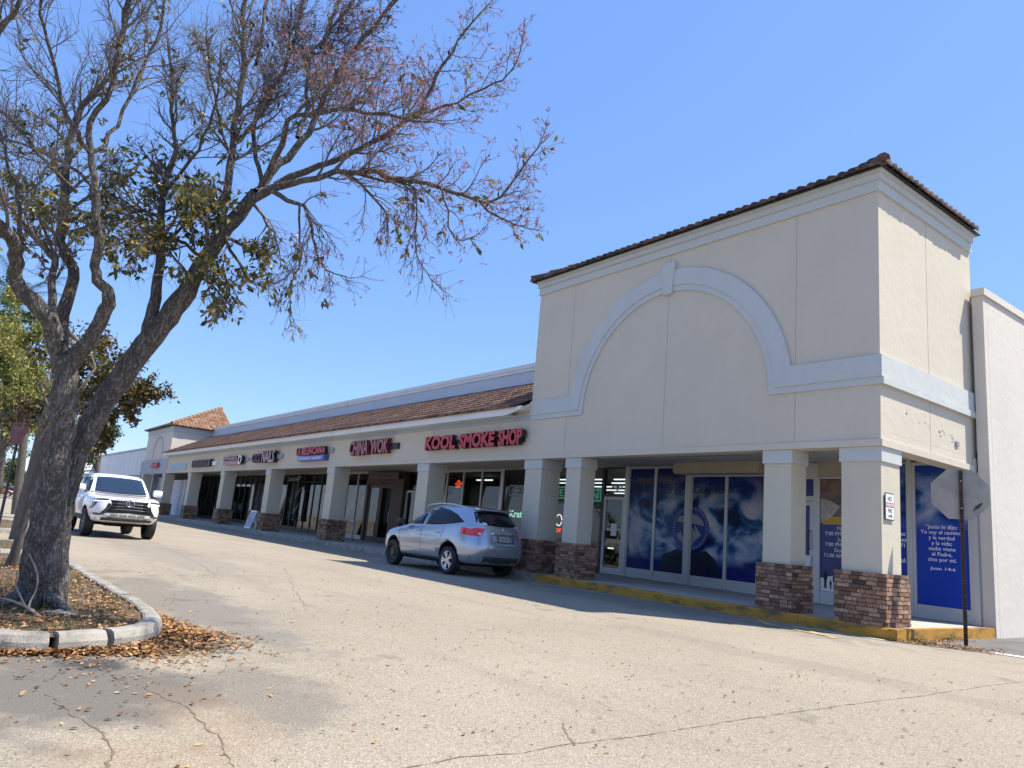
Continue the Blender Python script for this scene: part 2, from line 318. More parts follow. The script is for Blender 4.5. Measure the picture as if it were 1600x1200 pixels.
# ------------------------------------------------------------------ roof tiles
def tile_field(mb, org, ux, us, ncol, lenf, per=.23, course=.40, rad=.068, m=0):
    """barrel tiles: columns across ux, courses up us; lenf(i) gives start/end length along the slope of column i"""
    org, ux, us = Vector(org), Vector(ux).normalized(), Vector(us).normalized(); n = ux.cross(us).normalized()
    if n.z < 0: n = -n
    prof = [(-.5, 0), (-.42, .1), (-.25, .75), (0, 1), (.25, .75), (.42, .1), (.5, 0)]
    for i in range(ncol):
        a, b = lenf(i)
        if b-a < .1: continue
        k = max(1, int(round((b-a)/course)))
        for j in range(k):
            s0 = a+(b-a)*j/k-.03; s1 = a+(b-a)*(j+1)/k; jr = random.uniform(-.012, .012); o = []
            for s_, lift in ((s0, .035), (s1, .0)):
                for p, h in prof: o.append(org+ux*((i+.5+p)*per+jr)+us*(s_+jr)+n*(h*rad+lift))
            q = len(prof); base = [org+ux*((i+.5+p)*per+jr)+us*(s0+jr)+n*.0 for p, _ in prof]
            mb.add(o+base, [(c, c+1, c+q+1, c+q) for c in range(q-1)]+[(2*q+c, 2*q+c+1, c+1, c) for c in range(q-1)], m, random.uniform(.02, 1))

# ------------------------------------------------------------------ columns
def brick_base(w, d, z0, z1, seed):
    rr = random.Random(seed); mb = MB(); mb.box(.012, w-.012, .012, d-.012, z0, z1-.01, 1)
    nc = 12; h = (z1-z0)/nc
    for c in range(nc):
        za, zb = z0+c*h+.006, z0+(c+1)*h-.006
        for side in range(4):
            Lw = w if side % 2 == 0 else d; p = -rr.uniform(0, .12) if c % 2 else 0
            p = 0 if c % 2 else -.1
            while p < Lw-.02:
                ln = rr.uniform(.15, .25); a, b = max(0, p)+.006, min(Lw, p+ln)-.006; p += ln
                if b-a < .04: continue
                e = rr.uniform(.0, .02); t = .05; r = rr.uniform(.02, .98)
                if rr.random() < .03: r = 1
                if side == 0: mb.box(a, b, -e, t, za, zb, 0, r)
                elif side == 1: mb.box(w-t, w+e, a, b, za, zb, 0, r)
                elif side == 2: mb.box(a, b, d-t, d+e, za, zb, 0, r)
                else: mb.box(-e, t, a, b, za, zb, 0, r)
    return mb
def column(parent, xr, w, d, seed):
    c = empty('column'); c.parent = parent; y0 = .03
    c.location = (xr-w, y0, 0)
    s = MB(); s.box(0, w, 0, d, 1.125, 3.45); s.build('shaft', COLW, c)
    s = MB(); s.box(-.03, w+.03, -.03, d+.03, 3.17, 3.448); s.build('cap', TRIM, c)
    bm = brick_base(w+.2, d+.2, .203, 1.13, seed); b = bm.build('brick_base', [BRICK, MORTAR], c); b.location = (-.10, -.085, 0)
    return c
C3 = 3.45; SOF = 3.76
# ------------------------------------------------------------------ corner tower
tw = empty('corner_tower', (0, 0, 0), 0, 'tall cream corner block with arched pale blue band and dark tile eaves', 'building')
X0 = -10.58
g = MB(); g.box(X0, 0, .35, 4.29, SOF, 9.0); g.box(X0, 0, 0, .35, C3, 9.0); g.box(-.35, 0, .35, 4.29, C3, SOF-.002)
g.build('wall', CREAM, tw)
g = MB(); g.box(X0, .045, -.045, 0, C3, C3+.13); g.box(0, .045, 0, 4.29, C3, C3+.13); g.build('lower_moulding', CREAM, tw)
g = MB()
for x in (-1.775, -5.33, -8.95): g.box(x-.008, x+.008, -.003, .01, C3+.15, 8.58)
for y in (2.05,): g.box(-.01, .003, y-.008, y+.008, C3+.15, 8.58)
g.build('control_joint', JOINT, tw)
g = MB()
for z0, z1, e in ((8.6, 8.82, .05), (8.82, 8.95, .10), (8.95, 9.02, .15)):
    g.box(X0-e*.5, e, -e, 0, z0, z1-.001); g.box(0, e, 0, 4.29, z0, z1-.001)
g.build('cornice', TRIM, tw)
def arc_band(r0, r1, zc, y0, y1, lo, hi):
    mb = MB(); cx = -5.33; n = 48
    def path(r, z):
        a0 = math.asin(max(0, (z-zc))/r); xs = r*math.cos(a0); P = [(X0, z), (cx-xs, z)]
        for i in range(1, n): a = math.pi-a0-(math.pi-2*a0)*i/n; P.append((cx+r*math.cos(a), zc+r*math.sin(a)))
        return P+[(cx+xs, z), (.0, z)]
    A, B = path(r1, hi), path(r0, lo); k = len(A)
    vs = [(p[0], y0, p[1]) for p in A]+[(p[0], y0, p[1]) for p in B]+[(p[0], y1, p[1]) for p in A]+[(p[0], y1, p[1]) for p in B]
    fs = []
    for i in range(k-1): fs += [(i, i+1, k+i+1, k+i), (i, 2*k+i, 2*k+i+1, i+1), (k+i, k+i+1, 3*k+i+1, 3*k+i)]
    mb.add(vs, fs); return mb
g = arc_band(3.10, 3.52, 4.64, -.06, 0, 4.78, 5.21); g2 = arc_band(2.95, 3.10, 4.64, -.038, 0, 4.64, 4.78)
g.add(g2.v, g2.f); g.box(0, .06, -.06, 4.29, 4.78, 5.21); g.box(0, .085, -.038, 4.29, 4.64, 4.778)
g.prism([(-5.47, 7.52), (-5.19, 7.52), (-5.11, 8.36), (-5.55, 8.36)], 'y', -.09, 0)
g.build('arch_band', TRIM, tw)
SL = Vector((0, 1, .5)).normalized()
g = MB(); W_ = 10.58+.26+.26; nC = int(W_/.23)
tile_field(g, (X0-.26, -.26, 9.03), (1, 0, 0), (0, 1, .5), nC, lambda i: (0, max(0, min((i+.5)*.23, W_-(i+.5)*.23))*1.118))
tile_field(g, (.26, -.26, 9.03), (0, 1, 0), (-1, 0, .5), 19, lambda i: (0, max(0, min((i+.5)*.23, 5.5))*1.118))
roof = g.build('tile_roof', TILED, tw, True)
g = MB(); g.box(X0-.22, .22, -.22, 4.4, 9.022, 9.045); g.prism([(X0-.2, 9.046), (.2, 9.046), (-5.1, 11.6), (-5.4, 11.6)], 'y', 4.35, 4.4); g.build('roof_deck', BLK, roof)
g = MB()
for i in range(13):
    p = Vector((.24-i*.4, -.24+i*.4, 9.12+i*.2)); q = p+Vector((-.44, .44, .19)); g.tube([p, q], [.13, .10], 8, 0, True, random.uniform(.1, .9))
    p = Vector((X0-.24+i*.4, -.24+i*.4, 9.12+i*.2)); q = p+Vector((.44, .44, .19)); g.tube([p, q], [.13, .10], 8, 0, True, random.uniform(.1, .9))
g.build('hip_tile', TILED, roof)
SCUFF = mat('scuff_mark', (.42, .38, .31), .9)
g = MB()
rs = random.Random(3)
for i in range(26):
    y = rs.uniform(1.0, 3.4); z = 4.25-.12*(y-1)+rs.gauss(0, .05); a = rs.uniform(.015, .06); g.box(0, .0025, y-a, y+a*rs.uniform(.2, 1), z-.012, z+rs.uniform(.005, .03))
g.build('scuff', SCUFF, tw)
g = MB(); g.box(0, .03, 3.2, 3.34, 3.90, 4.0); g.build('vent_cover', mat('grey_vent', (.25, .25, .24), .6), tw)
# storefront items shared: window part with pane + lettering
def window(parent, x0, x1, z0=.45, z1=3.70, frame=ALU, pane=GLASS, fw=.05, y=4.1, kick=True, pname='pane'):
    f = MB()
    f.box(x0, x0+fw, y-.05, y+.06, .21, z1); f.box(x1-fw, x1, y-.05, y+.06, .21, z1); f.box(x0+fw, x1-fw, y-.045, y+.06, z1-fw, z1)
    f.box(x0+fw, x1-fw, y-.045, y+.06, z0-fw, z0)
    if kick: f.box(x0+fw, x1-fw, y-.03, y+.05, .21, z0-fw)
    o = f.build('window', frame, parent); p = MB(); p.box(x0+fw, x1-fw, y-.008, y+.008, z0, z1-fw); p.build(pname, pane, o); return o
def poster_mat(name, mode):
    m = bpy.data.materials.new(name); m.use_nodes = True; t = m.node_tree; N = t.nodes; L = t.links; b = N['Principled BSDF']; b.inputs['Roughness'].default_value = .3; b.inputs['Specular IOR Level'].default_value = .15
    tc = N.new('ShaderNodeTexCoord'); mp = N.new('ShaderNodeMapping'); mp.inputs['Scale'].default_value = (1, 1, 1.3); L.new(tc.outputs['Object'], mp.inputs[0])
    n = N.new('ShaderNodeTexNoise'); n.inputs['Scale'].default_value = 1.25; n.inputs['Detail'].default_value = 8; n.inputs['Distortion'].default_value = .5; n.inputs['Roughness'].default_value = .5; L.new(mp.outputs[0], n.inputs[0])
    sx = N.new('ShaderNodeSeparateXYZ'); L.new(tc.outputs['Object'], sx.inputs[0])
    cr = N.new('ShaderNodeValToRGB'); e = cr.color_ramp.elements
    e[0].position = .38; e[0].color = (.004, .012, .05, 1); e[1].position = .70; e[1].color = (.66, .54, .52, 1)
    q = e.new(.46); q.color = (.03, .10, .24, 1); q = e.new(.54); q.color = (.24, .34, .46, 1); L.new(n.outputs[0], cr.inputs[0])
    zr = N.new('ShaderNodeValToRGB'); e = zr.color_ramp.elements
    if mode == 'cloud': st = [(0, (1, 1, 1)), (.17, (1, 1, 1)), (.27, (.12, .12, .12)), (.5, (0, 0, 0)), (.66, (.15, .15, .15)), (.82, (.75, .75, .75)), (.95, (1, 1, 1))]; navy = (.008, .02, .14)
    else: st = [(0, (1, 1, 1)), (.55, (1, 1, 1)), (.66, (.25, .25, .25)), (.85, (.35, .35, .35)), (.97, (.7, .7, .7))]; navy = (.014, .05, .38)
    e[0].position, e[0].color = st[0][0], (*st[0][1], 1); e[1].position, e[1].color = st[-1][0], (*st[-1][1], 1)
    for p_, c_ in st[1:-1]: q = e.new(p_); q.color = (*c_, 1)
    mr = N.new('ShaderNodeMapRange'); mr.inputs[1].default_value = .2; mr.inputs[2].default_value = 3.7; L.new(sx.outputs[2], mr.inputs[0]); L.new(mr.outputs[0], zr.inputs[0])
    mx = N.new('ShaderNodeMix'); mx.data_type = 'RGBA'; L.new(zr.outputs[0], mx.inputs[0]); L.new(cr.outputs[0], mx.inputs[6]); mx.inputs[7].default_value = (*navy, 1)
    L.new(mx.outputs[2], b.inputs['Base Color']); return m
CLOUD = poster_mat('cloud_print', 'cloud'); VERSE = poster_mat('verse_print', 'verse')
YF = 4.088
SHADE_TXT = mat('dull_gold_print', (.13, .09, .065), .4); DARK_TXT = mat('dark_print', (.006, .006, .012), .4)
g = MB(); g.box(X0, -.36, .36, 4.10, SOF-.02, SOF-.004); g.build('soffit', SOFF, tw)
g = MB(); g.tube([(-9.6, .9, 3.72), (-2.2, .9, 3.70)], .02, 6); g.tube([(-9.6, 2.2, 3.72), (-5.3, 2.4, 3.70)], .015, 6); g.build('conduit', SOFF, tw)
# ministry panels
pn = [(-10.25, -9.10), (-9.10, -7.86), (-7.68, -6.42), (-6.42, -5.16)]
for i, (a, b) in enumerate(pn):
    wd = window(tw, a, b, .50, 3.70 if i < 2 else 3.43, ALU, CLOUD, .05, pname='printed_pane')
    if i == 0: letters('lettering', 'MINIS', -9.95, -9.16, 3.17, 3.36, YF, SHADE_TXT, wd, bold=.015, shear=.3)
    if i == 1:
        letters('lettering', 'TERIO', -9.04, -8.0, 3.18, 3.37, YF, SHADE_TXT, wd, bold=.015, shear=.3)
        letters('lettering', 'ES EL', -8.80, -8.0, 2.86, 3.06, YF, DARK_TXT, wd, bold=.015, shear=.3)
    if i == 2: letters('lettering', 'CAMINO', -7.62, -6.50, 2.88, 3.09, YF, DARK_TXT, wd, bold=.015, shear=.3)
g = MB(); g.box(-7.86, -7.68, 4.02, 4.16, .21, 3.72); g.box(-10.40, -10.25, 4.03, 4.16, .21, 3.74); g.box(-5.16, -4.98, 4.03, 4.16, .21, 3.74); g.box(-.06, .06, 4.03, 4.16, .21, 3.74); g.box(-1.40, -1.30, 4.03, 4.16, .21, 3.74)
g.build('mullion', ALU, tw)
# round crest on the print
crest = empty('printed_crest'); crest.parent = tw
cx, cz, rx, rz = -7.70, 1.86, .68, .66
def disc(mb, cx, cz, rx, rz, y, m=0, n=48):
    mb.add([(cx+rx*math.cos(2*math.pi*i/n), y, cz+rz*math.sin(2*math.pi*i/n)) for i in range(n)], [tuple(range(n))], m)
SKYB = mat('crest_blue', (.012, .03, .22), .35); GREYW = mat('crest_white', (.26, .26, .28), .5)
for (a, b, y) in ((-9, -7.862, YF), (-7.858, -7.682, 4.017), (-7.678, -6, YF)):
    def clip(P): return [(min(max(px, a), b), pz) for px, pz in P]
    def poly(P, dy, m, mb):
        Q = clip(P)
        if max(q[0] for q in Q)-min(q[0] for q in Q) < .01: return
        mb.add([(q[0], y-dy, q[1]) for q in Q], [tuple(range(len(Q)))], m)
    if y < 4.05: continue
    mb = MB(); C = lambda k, n=64: [(cx+rx*k*math.cos(2*math.pi*i/n), cz+rz*k*math.sin(2*math.pi*i/n)) for i in range(n)]
    poly(C(1), .001, 0, mb); poly(C(.80), .002, 1, mb)
    poly([(cx-.5, cz+.18), (cx-.42, cz+.33), (cx-.2, cz+.36), (cx-.05, cz+.30), (cx+.1, cz+.42), (cx+.3, cz+.36), (cx+.46, cz+.22), (cx+.52, cz+.08), (cx+.2, cz+.12), (cx-.2, cz+.14)], .003, 2, mb)
    poly([(cx-.5, cz-.2), (cx-.34, cz-.12), (cx-.26, cz-.28), (cx-.12, cz-.06), (cx-.02, cz-.22), (cx+.1, cz+.02), (cx+.2, cz-.12), (cx+.16, cz+.12), (cx+.3, cz-.05), (cx+.42, cz-.2), (cx+.18, cz-.36), (cx+.1, cz-.52), (cx-.2, cz-.5), (cx-.42, cz-.36)], .003, 2, mb)
    for i in range(44):
        q = 2*math.pi*i/44; x, z = cx+rx*.9*math.cos(q), cz+rz*.9*math.sin(q)
        if a < x-.02 and x+.02 < b: mb.add([(x-.022, y-.003, z-.018), (x+.018, y-.003, z-.024), (x+.022, y-.003, z+.02), (x-.016, y-.003, z+.022)], [(0, 1, 2, 3)], 2)
    poly([(cx-1.15, .52), (cx-1.0, 1.06), (cx-.75, 1.10), (cx-.5, 1.22), (cx-.2, 1.18), (cx+.3, 1.16), (cx+.6, 1.24), (cx+.95, 1.0), (cx+1.2, .52)], -.0015, 3, mb)
    mb.build('crest_print', [SKYB, NAVY, GREYW, mat('dark_navy_print', (.003, .005, .03), .3)], crest)
# roll shutter box
sh = MB(); sh.prism([(3.56, 3.42), (4.05, 3.42), (4.05, 3.735), (3.50, 3.735), (3.50, 3.50)], 'x', -7.95, -5.0)
SB = sh.build('shutter_box', mat('beige_shutter_box', (.40, .35, .26), .5, var=.06), tw)
# blue covered door, transom and schedule panel
bd = MB(); bd.box(-4.80, -4.72, 4.05, 4.15, .21, 3.7); bd.box(-3.74, -3.62, 4.05, 4.15, .21, 3.7); bd.box(-4.72, -3.74, 4.05, 4.15, 2.74, 2.86); bd.box(-4.72, -3.74, 4.05, 4.15, 3.3, 3.72)
fr = bd.build('door_frame', ALU, tw)
p = MB(); p.box(-4.72, -3.74, 4.09, 4.10, 2.86, 3.3); p.build('transom', NAVY, fr); letters('lettering', 'O', -4.22, -3.98, 2.98, 3.22, YF, LETW, fr)
d = MB(); d.box(-4.71, -4.62, 4.07, 4.12, .22, 2.73); d.box(-3.85, -3.75, 4.07, 4.12, .22, 2.73); d.box(-4.62, -3.85, 4.07, 4.12, 2.62, 2.73); d.box(-4.62, -3.85, 4.07, 4.12, .22, .45)
dr = d.build('door', ALU, tw); p = MB(); p.box(-4.62, -3.85, 4.085, 4.105, .45, 2.62); p.build('covered_pane', NAVY, dr)
p = MB(); p.box(-4.2, -3.9, 4.078, 4.084, 1.18, 1.30); p.build('gold_strip', GOLD, dr)
p = MB(); p.box(-3.93, -3.79, 4.0, 4.06, 1.02, 1.36); p.build('lock_box', WHITE, dr); p = MB(); p.tube([(-3.82, 4.03, 1.5), (-3.82, 4.0, 1.55), (-3.82, 4.0, 1.95), (-3.82, 4.03, 2.0)], .015, 6); p.build('handle', BLKF, dr)
g = MB(); g.box(-3.62, -1.95, 4.04, 4.16, 3.37, 3.74); g.build('header', bpy.data.materials['beige_shutter_box'], tw)
sc = window(tw, -3.62, -1.95, .52, 3.36, ALU, NAVY, .05, pname='printed_pane')
PH = mat('photo_print_skin', (.16, .085, .06), .35, var=.6, vscale=4); PHW = mat('photo_print_white', (.4, .38, .36), .4, var=.3, vscale=6)
p = MB(); p.add([(-3.56, YF, 2.3), (-2.0, YF, 2.3), (-2.0, YF, 3.3), (-3.56, YF, 3.3)], [(0, 1, 2, 3)])
p.add([(-3.52, YF-.001, 2.18), (-3.3, YF-.001, 2.3), (-3.05, YF-.001, 2.62), (-3.3, YF-.001, 2.75), (-3.56, YF-.001, 2.8), (-3.56, YF-.001, 2.2)], [(0, 1, 2, 3, 4, 5)], 1)
p.add([(-3.02, YF-.001, 2.95), (-2.75, YF-.001, 2.72), (-2.45, YF-.001, 2.78), (-2.6, YF-.001, 3.08)], [(0, 1, 2, 3)], 1)
p.build('photo_print', [PH, PHW], sc)
p = MB(); p.add([(-3.5, YF-.003, 2.16), (-2.0, YF-.003, 2.16), (-2.0, YF-.003, 2.36), (-3.3, YF-.003, 2.36), (-3.36, YF-.003, 2.27), (-3.5, YF-.003, 2.27)], [(0, 1, 2, 3, 4, 5)]); p.build('gold_ribbon', GOLD, sc)
letters('lettering', 'Martes\n7:00 PM a 9:00 PM\nJueves\n7:00 PM a 9:00 PM\nDomingo\n11:00 AM a 1:00 PM', -3.46, -2.42, 1.36, 2.12, YF, LETW, sc, bold=.01)
p = MB(); p.add([(-3.56, YF, .53), (-2.0, YF, .53), (-2.0, YF, 1.25), (-2.5, YF, 1.15), (-3.2, YF, .92), (-3.56, YF, .84)], [(0, 1, 2, 3, 4, 5)])
def figure(x, z, h, m):
    w_ = h*.13
    P = [(-.6, 0), (-.55, .45), (-.9, .5), (-.85, .78), (-.25, .84), (-.3, .97), (0, 1.02), (.3, .97), (.25, .84), (.85, .78), (.9, .5), (.55, .45), (.6, 0), (.1, 0), (0, .4), (-.1, 0)]
    p.add([(x+a*w_, YF-.002, z+b*h) for a, b in P], [(0, 1, 14, 15), (13, 14, 11, 12), (1, 2, 3, 4, 9, 10, 11, 14), (4, 5, 6, 7, 8, 9)], m)
for x, z, h in ((-3.43, .60, .46), (-3.29, .58, .24), (-3.19, .59, .40), (-3.08, .86, .26)): figure(x, z, h, 1)
p.build('family_print', [WHITE, INK], sc)
ct = window(tw, -1.95, -1.40, .52, 3.68, ALU, VERSE, .03, pname='printed_pane')
letters('lettering', 'ez\nnez\n71', -1.62, -1.44, 1.72, 2.05, YF, LETW, ct); letters('lettering', 'al:', -1.58, -1.46, 1.38, 1.48, YF, LETW, ct)
vs_ = window(tw, -1.30, -.06, .50, 3.68, ALU, VERSE, .07, pname='printed_pane')
letters('lettering', '\u201cJes\u00fas le dijo:\nYo soy el camino,\ny la verdad\ny la vida;\nnadie viene\nal Padre,\nsino por m\u00ed.', -1.14, -.25, 1.44, 2.27, YF, LETW, vs_, bold=.008); letters('lettering', 'Juan 14:6', -.95, -.42, 1.26, 1.35, YF, LETW, vs_, bold=.008)
# header over storefront and back wall pieces
g = MB(); g.box(-10.40, .3, 4.12, 4.28, 3.70, SOF+.4) if False else None
for i, (xr, w_, d_) in enumerate(((-.02, .766, .72), (-1.86, .63, .55), (-8.22, .59, .55), (-9.90, .766, .72))): column(tw, xr, w_, d_, 11+i)
# smoke shop door (with number), to the left of the panels
ddf = MB(); ddf.box(-11.45, -11.37, 4.05, 4.15, .21, 3.72); ddf.box(-11.37, -10.40, 4.05, 4.15, 2.74, 2.80); ddf.box(-11.37, -10.40, 4.05, 4.15, 3.66, 3.72); df = ddf.build('door_frame', BLKF, tw)
p = MB(); p.box(-11.37, -10.40, 4.095, 4.105, 2.80, 3.66); p.build('transom', GLASS, df); letters('lettering', '4636', -11.05, -10.52, 2.98, 3.16, 4.08, mat('grey_number', (.55, .55, .55), .5), df)
d = MB(); d.box(-11.36, -11.26, 4.06, 4.13, .22, 2.73); d.box(-10.51, -10.41, 4.06, 4.13, .22, 2.73); d.box(-11.26, -10.51, 4.06, 4.13, 2.63, 2.73); d.box(-11.26, -10.51, 4.06, 4.13, .22, .42)
dr = d.build('door', mat('white_door_frame', (.62, .62, .6), .5), tw); p = MB(); p.box(-11.26, -10.51, 4.09, 4.10, .42, 2.63); p.build('pane', GLASS, dr)
p = MB(); p.tube([(-11.30, 4.06, 1.25), (-11.30, 4.0, 1.27), (-11.30, 4.0, 1.6), (-11.30, 4.06, 1.62)], .014, 6); p.build('handle', ALU, dr); p = MB(); p.box(-10.98, -10.72, 4.08, 4.088, 1.45, 1.85); p.build('paper_notice', WHITE, dr)

# ------------------------------------------------------------------ side building on the right
sb = empty('side_building', (0, 0, 0), 0, 'long plain cream side wall with flat coping right of the tower', 'building')
g = MB(); g.box(.06, .32, 4.30, 60, 0, 7.45); g.box(-30, .06, 4.32, 60, 3.9, 7.4); g.box(.09, .318, 4.10, 4.299, 0, 7.45); g.box(.062, .089, 4.12, 4.299, 0, 3.44); g.build('wall', CREAM2, sb)
g = MB(); g.box(-.04, .37, 4.30, 60, 7.452, 7.62); g.box(.086, .37, 4.05, 4.299, 7.452, 7.62); g.build('coping', CREAM2, sb)
g = MB()
for y in (9.2, 14.5, 20): g.box(.31, .3235, y-.008, y+.008, .02, 7.44)
g.build('control_joint', JOINT, sb)

# ------------------------------------------------------------------ shop row
row = empty('shop_row', (-33, 0, 0), 0, 'long low row of shops with colonnade and terracotta tile roof', 'building')
row.location = (0, 0, 0)
XL = -56.36
g = MB(); g.box(XL, X0-.004, 0.0, .30, C3, 4.95); g.box(XL, X0-.004, -.04, 0, C3, C3+.13); g.box(XL, X0-.004, .30, 4.1, SOF, SOF+.1); g.box(XL, -.3, 4.16, 4.31, 3.72, SOF+.3)
g.build('fascia', CREAM, row)
g = MB(); g.box(XL, X0-.004, -.006, -.0005, 4.64, 4.80); g.build('stripe', STRIPE, row)
g = MB()
for x in (-16.2, -22.9, -30.4, -36, -42.5, -49.6): g.box(x-.008, x+.008, -.003, .01, C3+.15, 4.63)
g.build('control_joint', JOINT, row)
g = MB(); g.box(XL-.3, -11.35, -.42, -.34, 4.78, 5.0); g.box(XL-.3, -11.35, -.339, -.001, 4.80, 4.84)
g.add([(-11.35, -.42, 4.78), (-10.584, -.42, 4.92), (-10.584, -.42, 5.03), (-11.35, -.42, 5.0), (-11.35, -.34, 4.78), (-10.584, -.34, 4.92), (-10.584, -.34, 5.03), (-11.35, -.34, 5.0)], [(0, 1, 2, 3), (7, 6, 5, 4), (0, 4, 5, 1), (3, 2, 6, 7), (1, 5, 6, 2), (0, 3, 7, 4)])
g.build('eave_board', EAVE, row)
g = MB(); nC = int((-10.62-XL)/.23)
tile_field(g, (XL+.02, -.47, 5.0), (1, 0, 0), (0, 1, .505), nC, lambda i: (0, 3.80), rad=.066)
rt = g.build('tile_roof', TILE, row, True)
g = MB(); g.add([(XL, -.4, 4.98), (X0-.02, -.4, 4.98), (X0-.02, 3.0, 6.70), (XL, 3.0, 6.70)], [(0, 1, 2, 3)]); g.build('roof_deck', BLK, rt)
g = MB(); g.box(XL-8, X0-.004, 3.0, 3.3, 6.3, 7.40); g.build('parapet', PARA, row)
g = MB(); g.box(XL-8, X0-.004, 2.93, 3.38, 7.402, 7.56); g.box(XL-8, X0-.004, 2.96, 2.998, 7.28, 7.40); g.build('parapet_cap', EAVE, row)
# storefronts
GB = mat('brown_door_frame', (.06, .03, .022), .5)
def frames(xs, frame, z1=3.70, **k):
    for a, b in zip(xs, xs[1:]): window(row, b, a, .42, z1, frame, GLASS, .05, **k)
frames([-11.45, -13.2, -15.0, -17.1], BLKF); frames([-17.30, -18.66, -20.05, -21.36, -22.7, -23.75], ALU)
g = MB(); g.box(-17.30, -17.1, 4.03, 4.16, .21, 3.72); g.build('mullion', ALU, row)
GRN = mat('green_lit_sign', (.02, .1, .06), emit=(.10, .45, .30), estr=.16); CBDM = mat('dull_white_sign', (.25, .28, .3), .5)
def boxed(txt, x0, x1, z0, z1, m, parent, y=4.07):
    e = .05; mb = text_mb(txt, x0+.12, x1-.12, z0+.09, z1-.09, y, .01)
    for a, b, c_, d_ in ((x0, x1, z0, z0+e), (x0, x1, z1-e, z1), (x0, x0+e, z0+e, z1-e), (x1-e, x1, z0+e, z1-e)): mb.box(a, b, y, y+.01, c_, d_)
    mb.m = [0]*len(mb.f); return mb.build('window_lettering', m, parent)
wcb = [k for k in kids(row) if k.name.startswith('window')][:3]
boxed('CBD', -16.72, -15.2, 2.66, 3.10, CBDM, wcb[2]); boxed('VAPE', -14.7, -13.35, 2.62, 3.06, GRN, wcb[1]); boxed('OPEN', -12.95, -11.52, 2.55, 2.98, GRN, wcb[0])
letters('window_lettering', '- Kratom', -16.85, -15.2, 1.85, 2.12, 4.07, mat('lit_white_green', (.3, .5, .45), emit=(.35, .8, .65), estr=.4), wcb[2], .01)
p = MB(); p.box(-16.75, -15.05, 4.115, 4.12, 1.5, 2.62); p.build('blue_film', mat('blue_film', (.05, .07, .12), .5), wcb[2])
p = MB(); p.box(-13.9, -13.3, 4.115, 4.12, 1.7, 2.55); p.build('blue_film', mat('blue_grey_film', (.06, .09, .11), .5), wcb[1])
NEON = mat('red_neon', (.4, .02, .01), emit=(1, .09, .04), estr=.9)
letters('window_lettering', 'HOT', -13.95, -13.45, 1.42, 1.55, 4.07, NEON, wcb[1], .01)
p = MB(); p.tube([(-13.6+.16*math.cos(a), 4.06, 1.85+.2*math.sin(a)) for a in np.linspace(0, 6, 16)], .018, 6); p.build('neon_ring', mat('white_neon', (.5, .5, .5), emit=(1, 1, 1), estr=.5), wcb[1])
wk = [k for k in kids(row) if k.name.startswith('window')][3:8]
p = MB()
for k in range(26):
    a = RNG.random()*6.28; r_ = .24*math.sqrt(RNG.random()); p.tube([(-20.62+r_*math.cos(a), 4.18, 3.12+.75*r_*math.sin(a)), (-20.62+r_*math.cos(a)+.12, 4.18, 3.14+.75*r_*math.sin(a))], .022, 4)
p.build('red_neon_sign', NEON, wk[2])
# china wok bay: white door, brown doors, restaurant board
d = MB(); d.box(-24.82, -24.72, 4.0, 4.12, .22, 2.80); d.box(-23.86, -23.76, 4.0, 4.12, .22, 2.80); d.box(-24.72, -23.86, 4.0, 4.12, 2.70, 2.80); d.box(-24.72, -23.86, 4.0, 4.12, .22, .5)
dr = d.build('door', mat('white_alu_door', (.55, .55, .54), .5), row); p = MB(); p.box(-24.72, -23.86, 4.05, 4.06, .5, 2.70); p.build('pane', GLASS, dr); p = MB(); p.tube([(-24.0, 4.0, 1.1), (-24.0, 3.94, 1.12), (-24.0, 3.94, 1.4), (-24.0, 4.0, 1.42)], .014, 6); p.build('handle', ALU, dr)
window(row, -24.82, -23.76, 2.85, 3.70, BLKF, GLASS, .05, kick=False)
g = MB(); g.box(-25.9, -24.83, 3.8, 4.12, .21, 3.3); g.box(-28.75, -28.5, 3.8, 4.12, .21, 3.3); g.box(-28.5, -25.9, 3.8, 4.12, 3.1, 3.3); g.box(-28.75, -24.83, 3.8, 4.12, 3.302, 3.7); br = g.build('brown_surround', BROWN, row)
for a, b in ((-28.48, -27.22), (-27.2, -25.92)):
    d = MB(); d.box(a, a+.16, 3.86, 3.92, .22, 3.08); d.box(b-.16, b, 3.86, 3.92, .22, 3.08); d.box(a+.16, b-.16, 3.86, 3.92, 2.9, 3.08); d.box(a+.16, b-.16, 3.86, 3.92, .22, .45)
    dr = d.build('door', GB, row); p = MB(); p.box(a+.16, b-.16, 3.885, 3.895, .45, 2.9); p.build('pane', GLASS, dr)
    p = MB(); p.tube([(b-.08, 3.86, 1.2), (b-.08, 3.8, 1.25), (b-.08, 3.8, 1.7), (b-.08, 3.86, 1.75)], .016, 6); p.build('handle', ALU, dr)
frames([-28.75, -30.35, -31.66, -33.0], ALU); frames([-33.0, -34.1, -35.2, -36.3, -37.4, -38.5, -39.6, -40.7, -41.9, -43, -44, -45, -46, -47, -48, -49.2, -50.4, -51.6, -52.8, -54, -55.2, -56.3, -57.5, -58.7, -59.9, -61.1, -62.4], BLKF)
wd2 = [k for k in kids(row) if k.name.startswith('window')]
letters('window_lettering', 'SHOP', -40.65, -39.1, 3.25, 3.5, 4.06, mat('dim_white', (.3, .3, .3), .5), wd2[15], .01) if len(wd2) > 14 else None
pole = MB(); n = 24
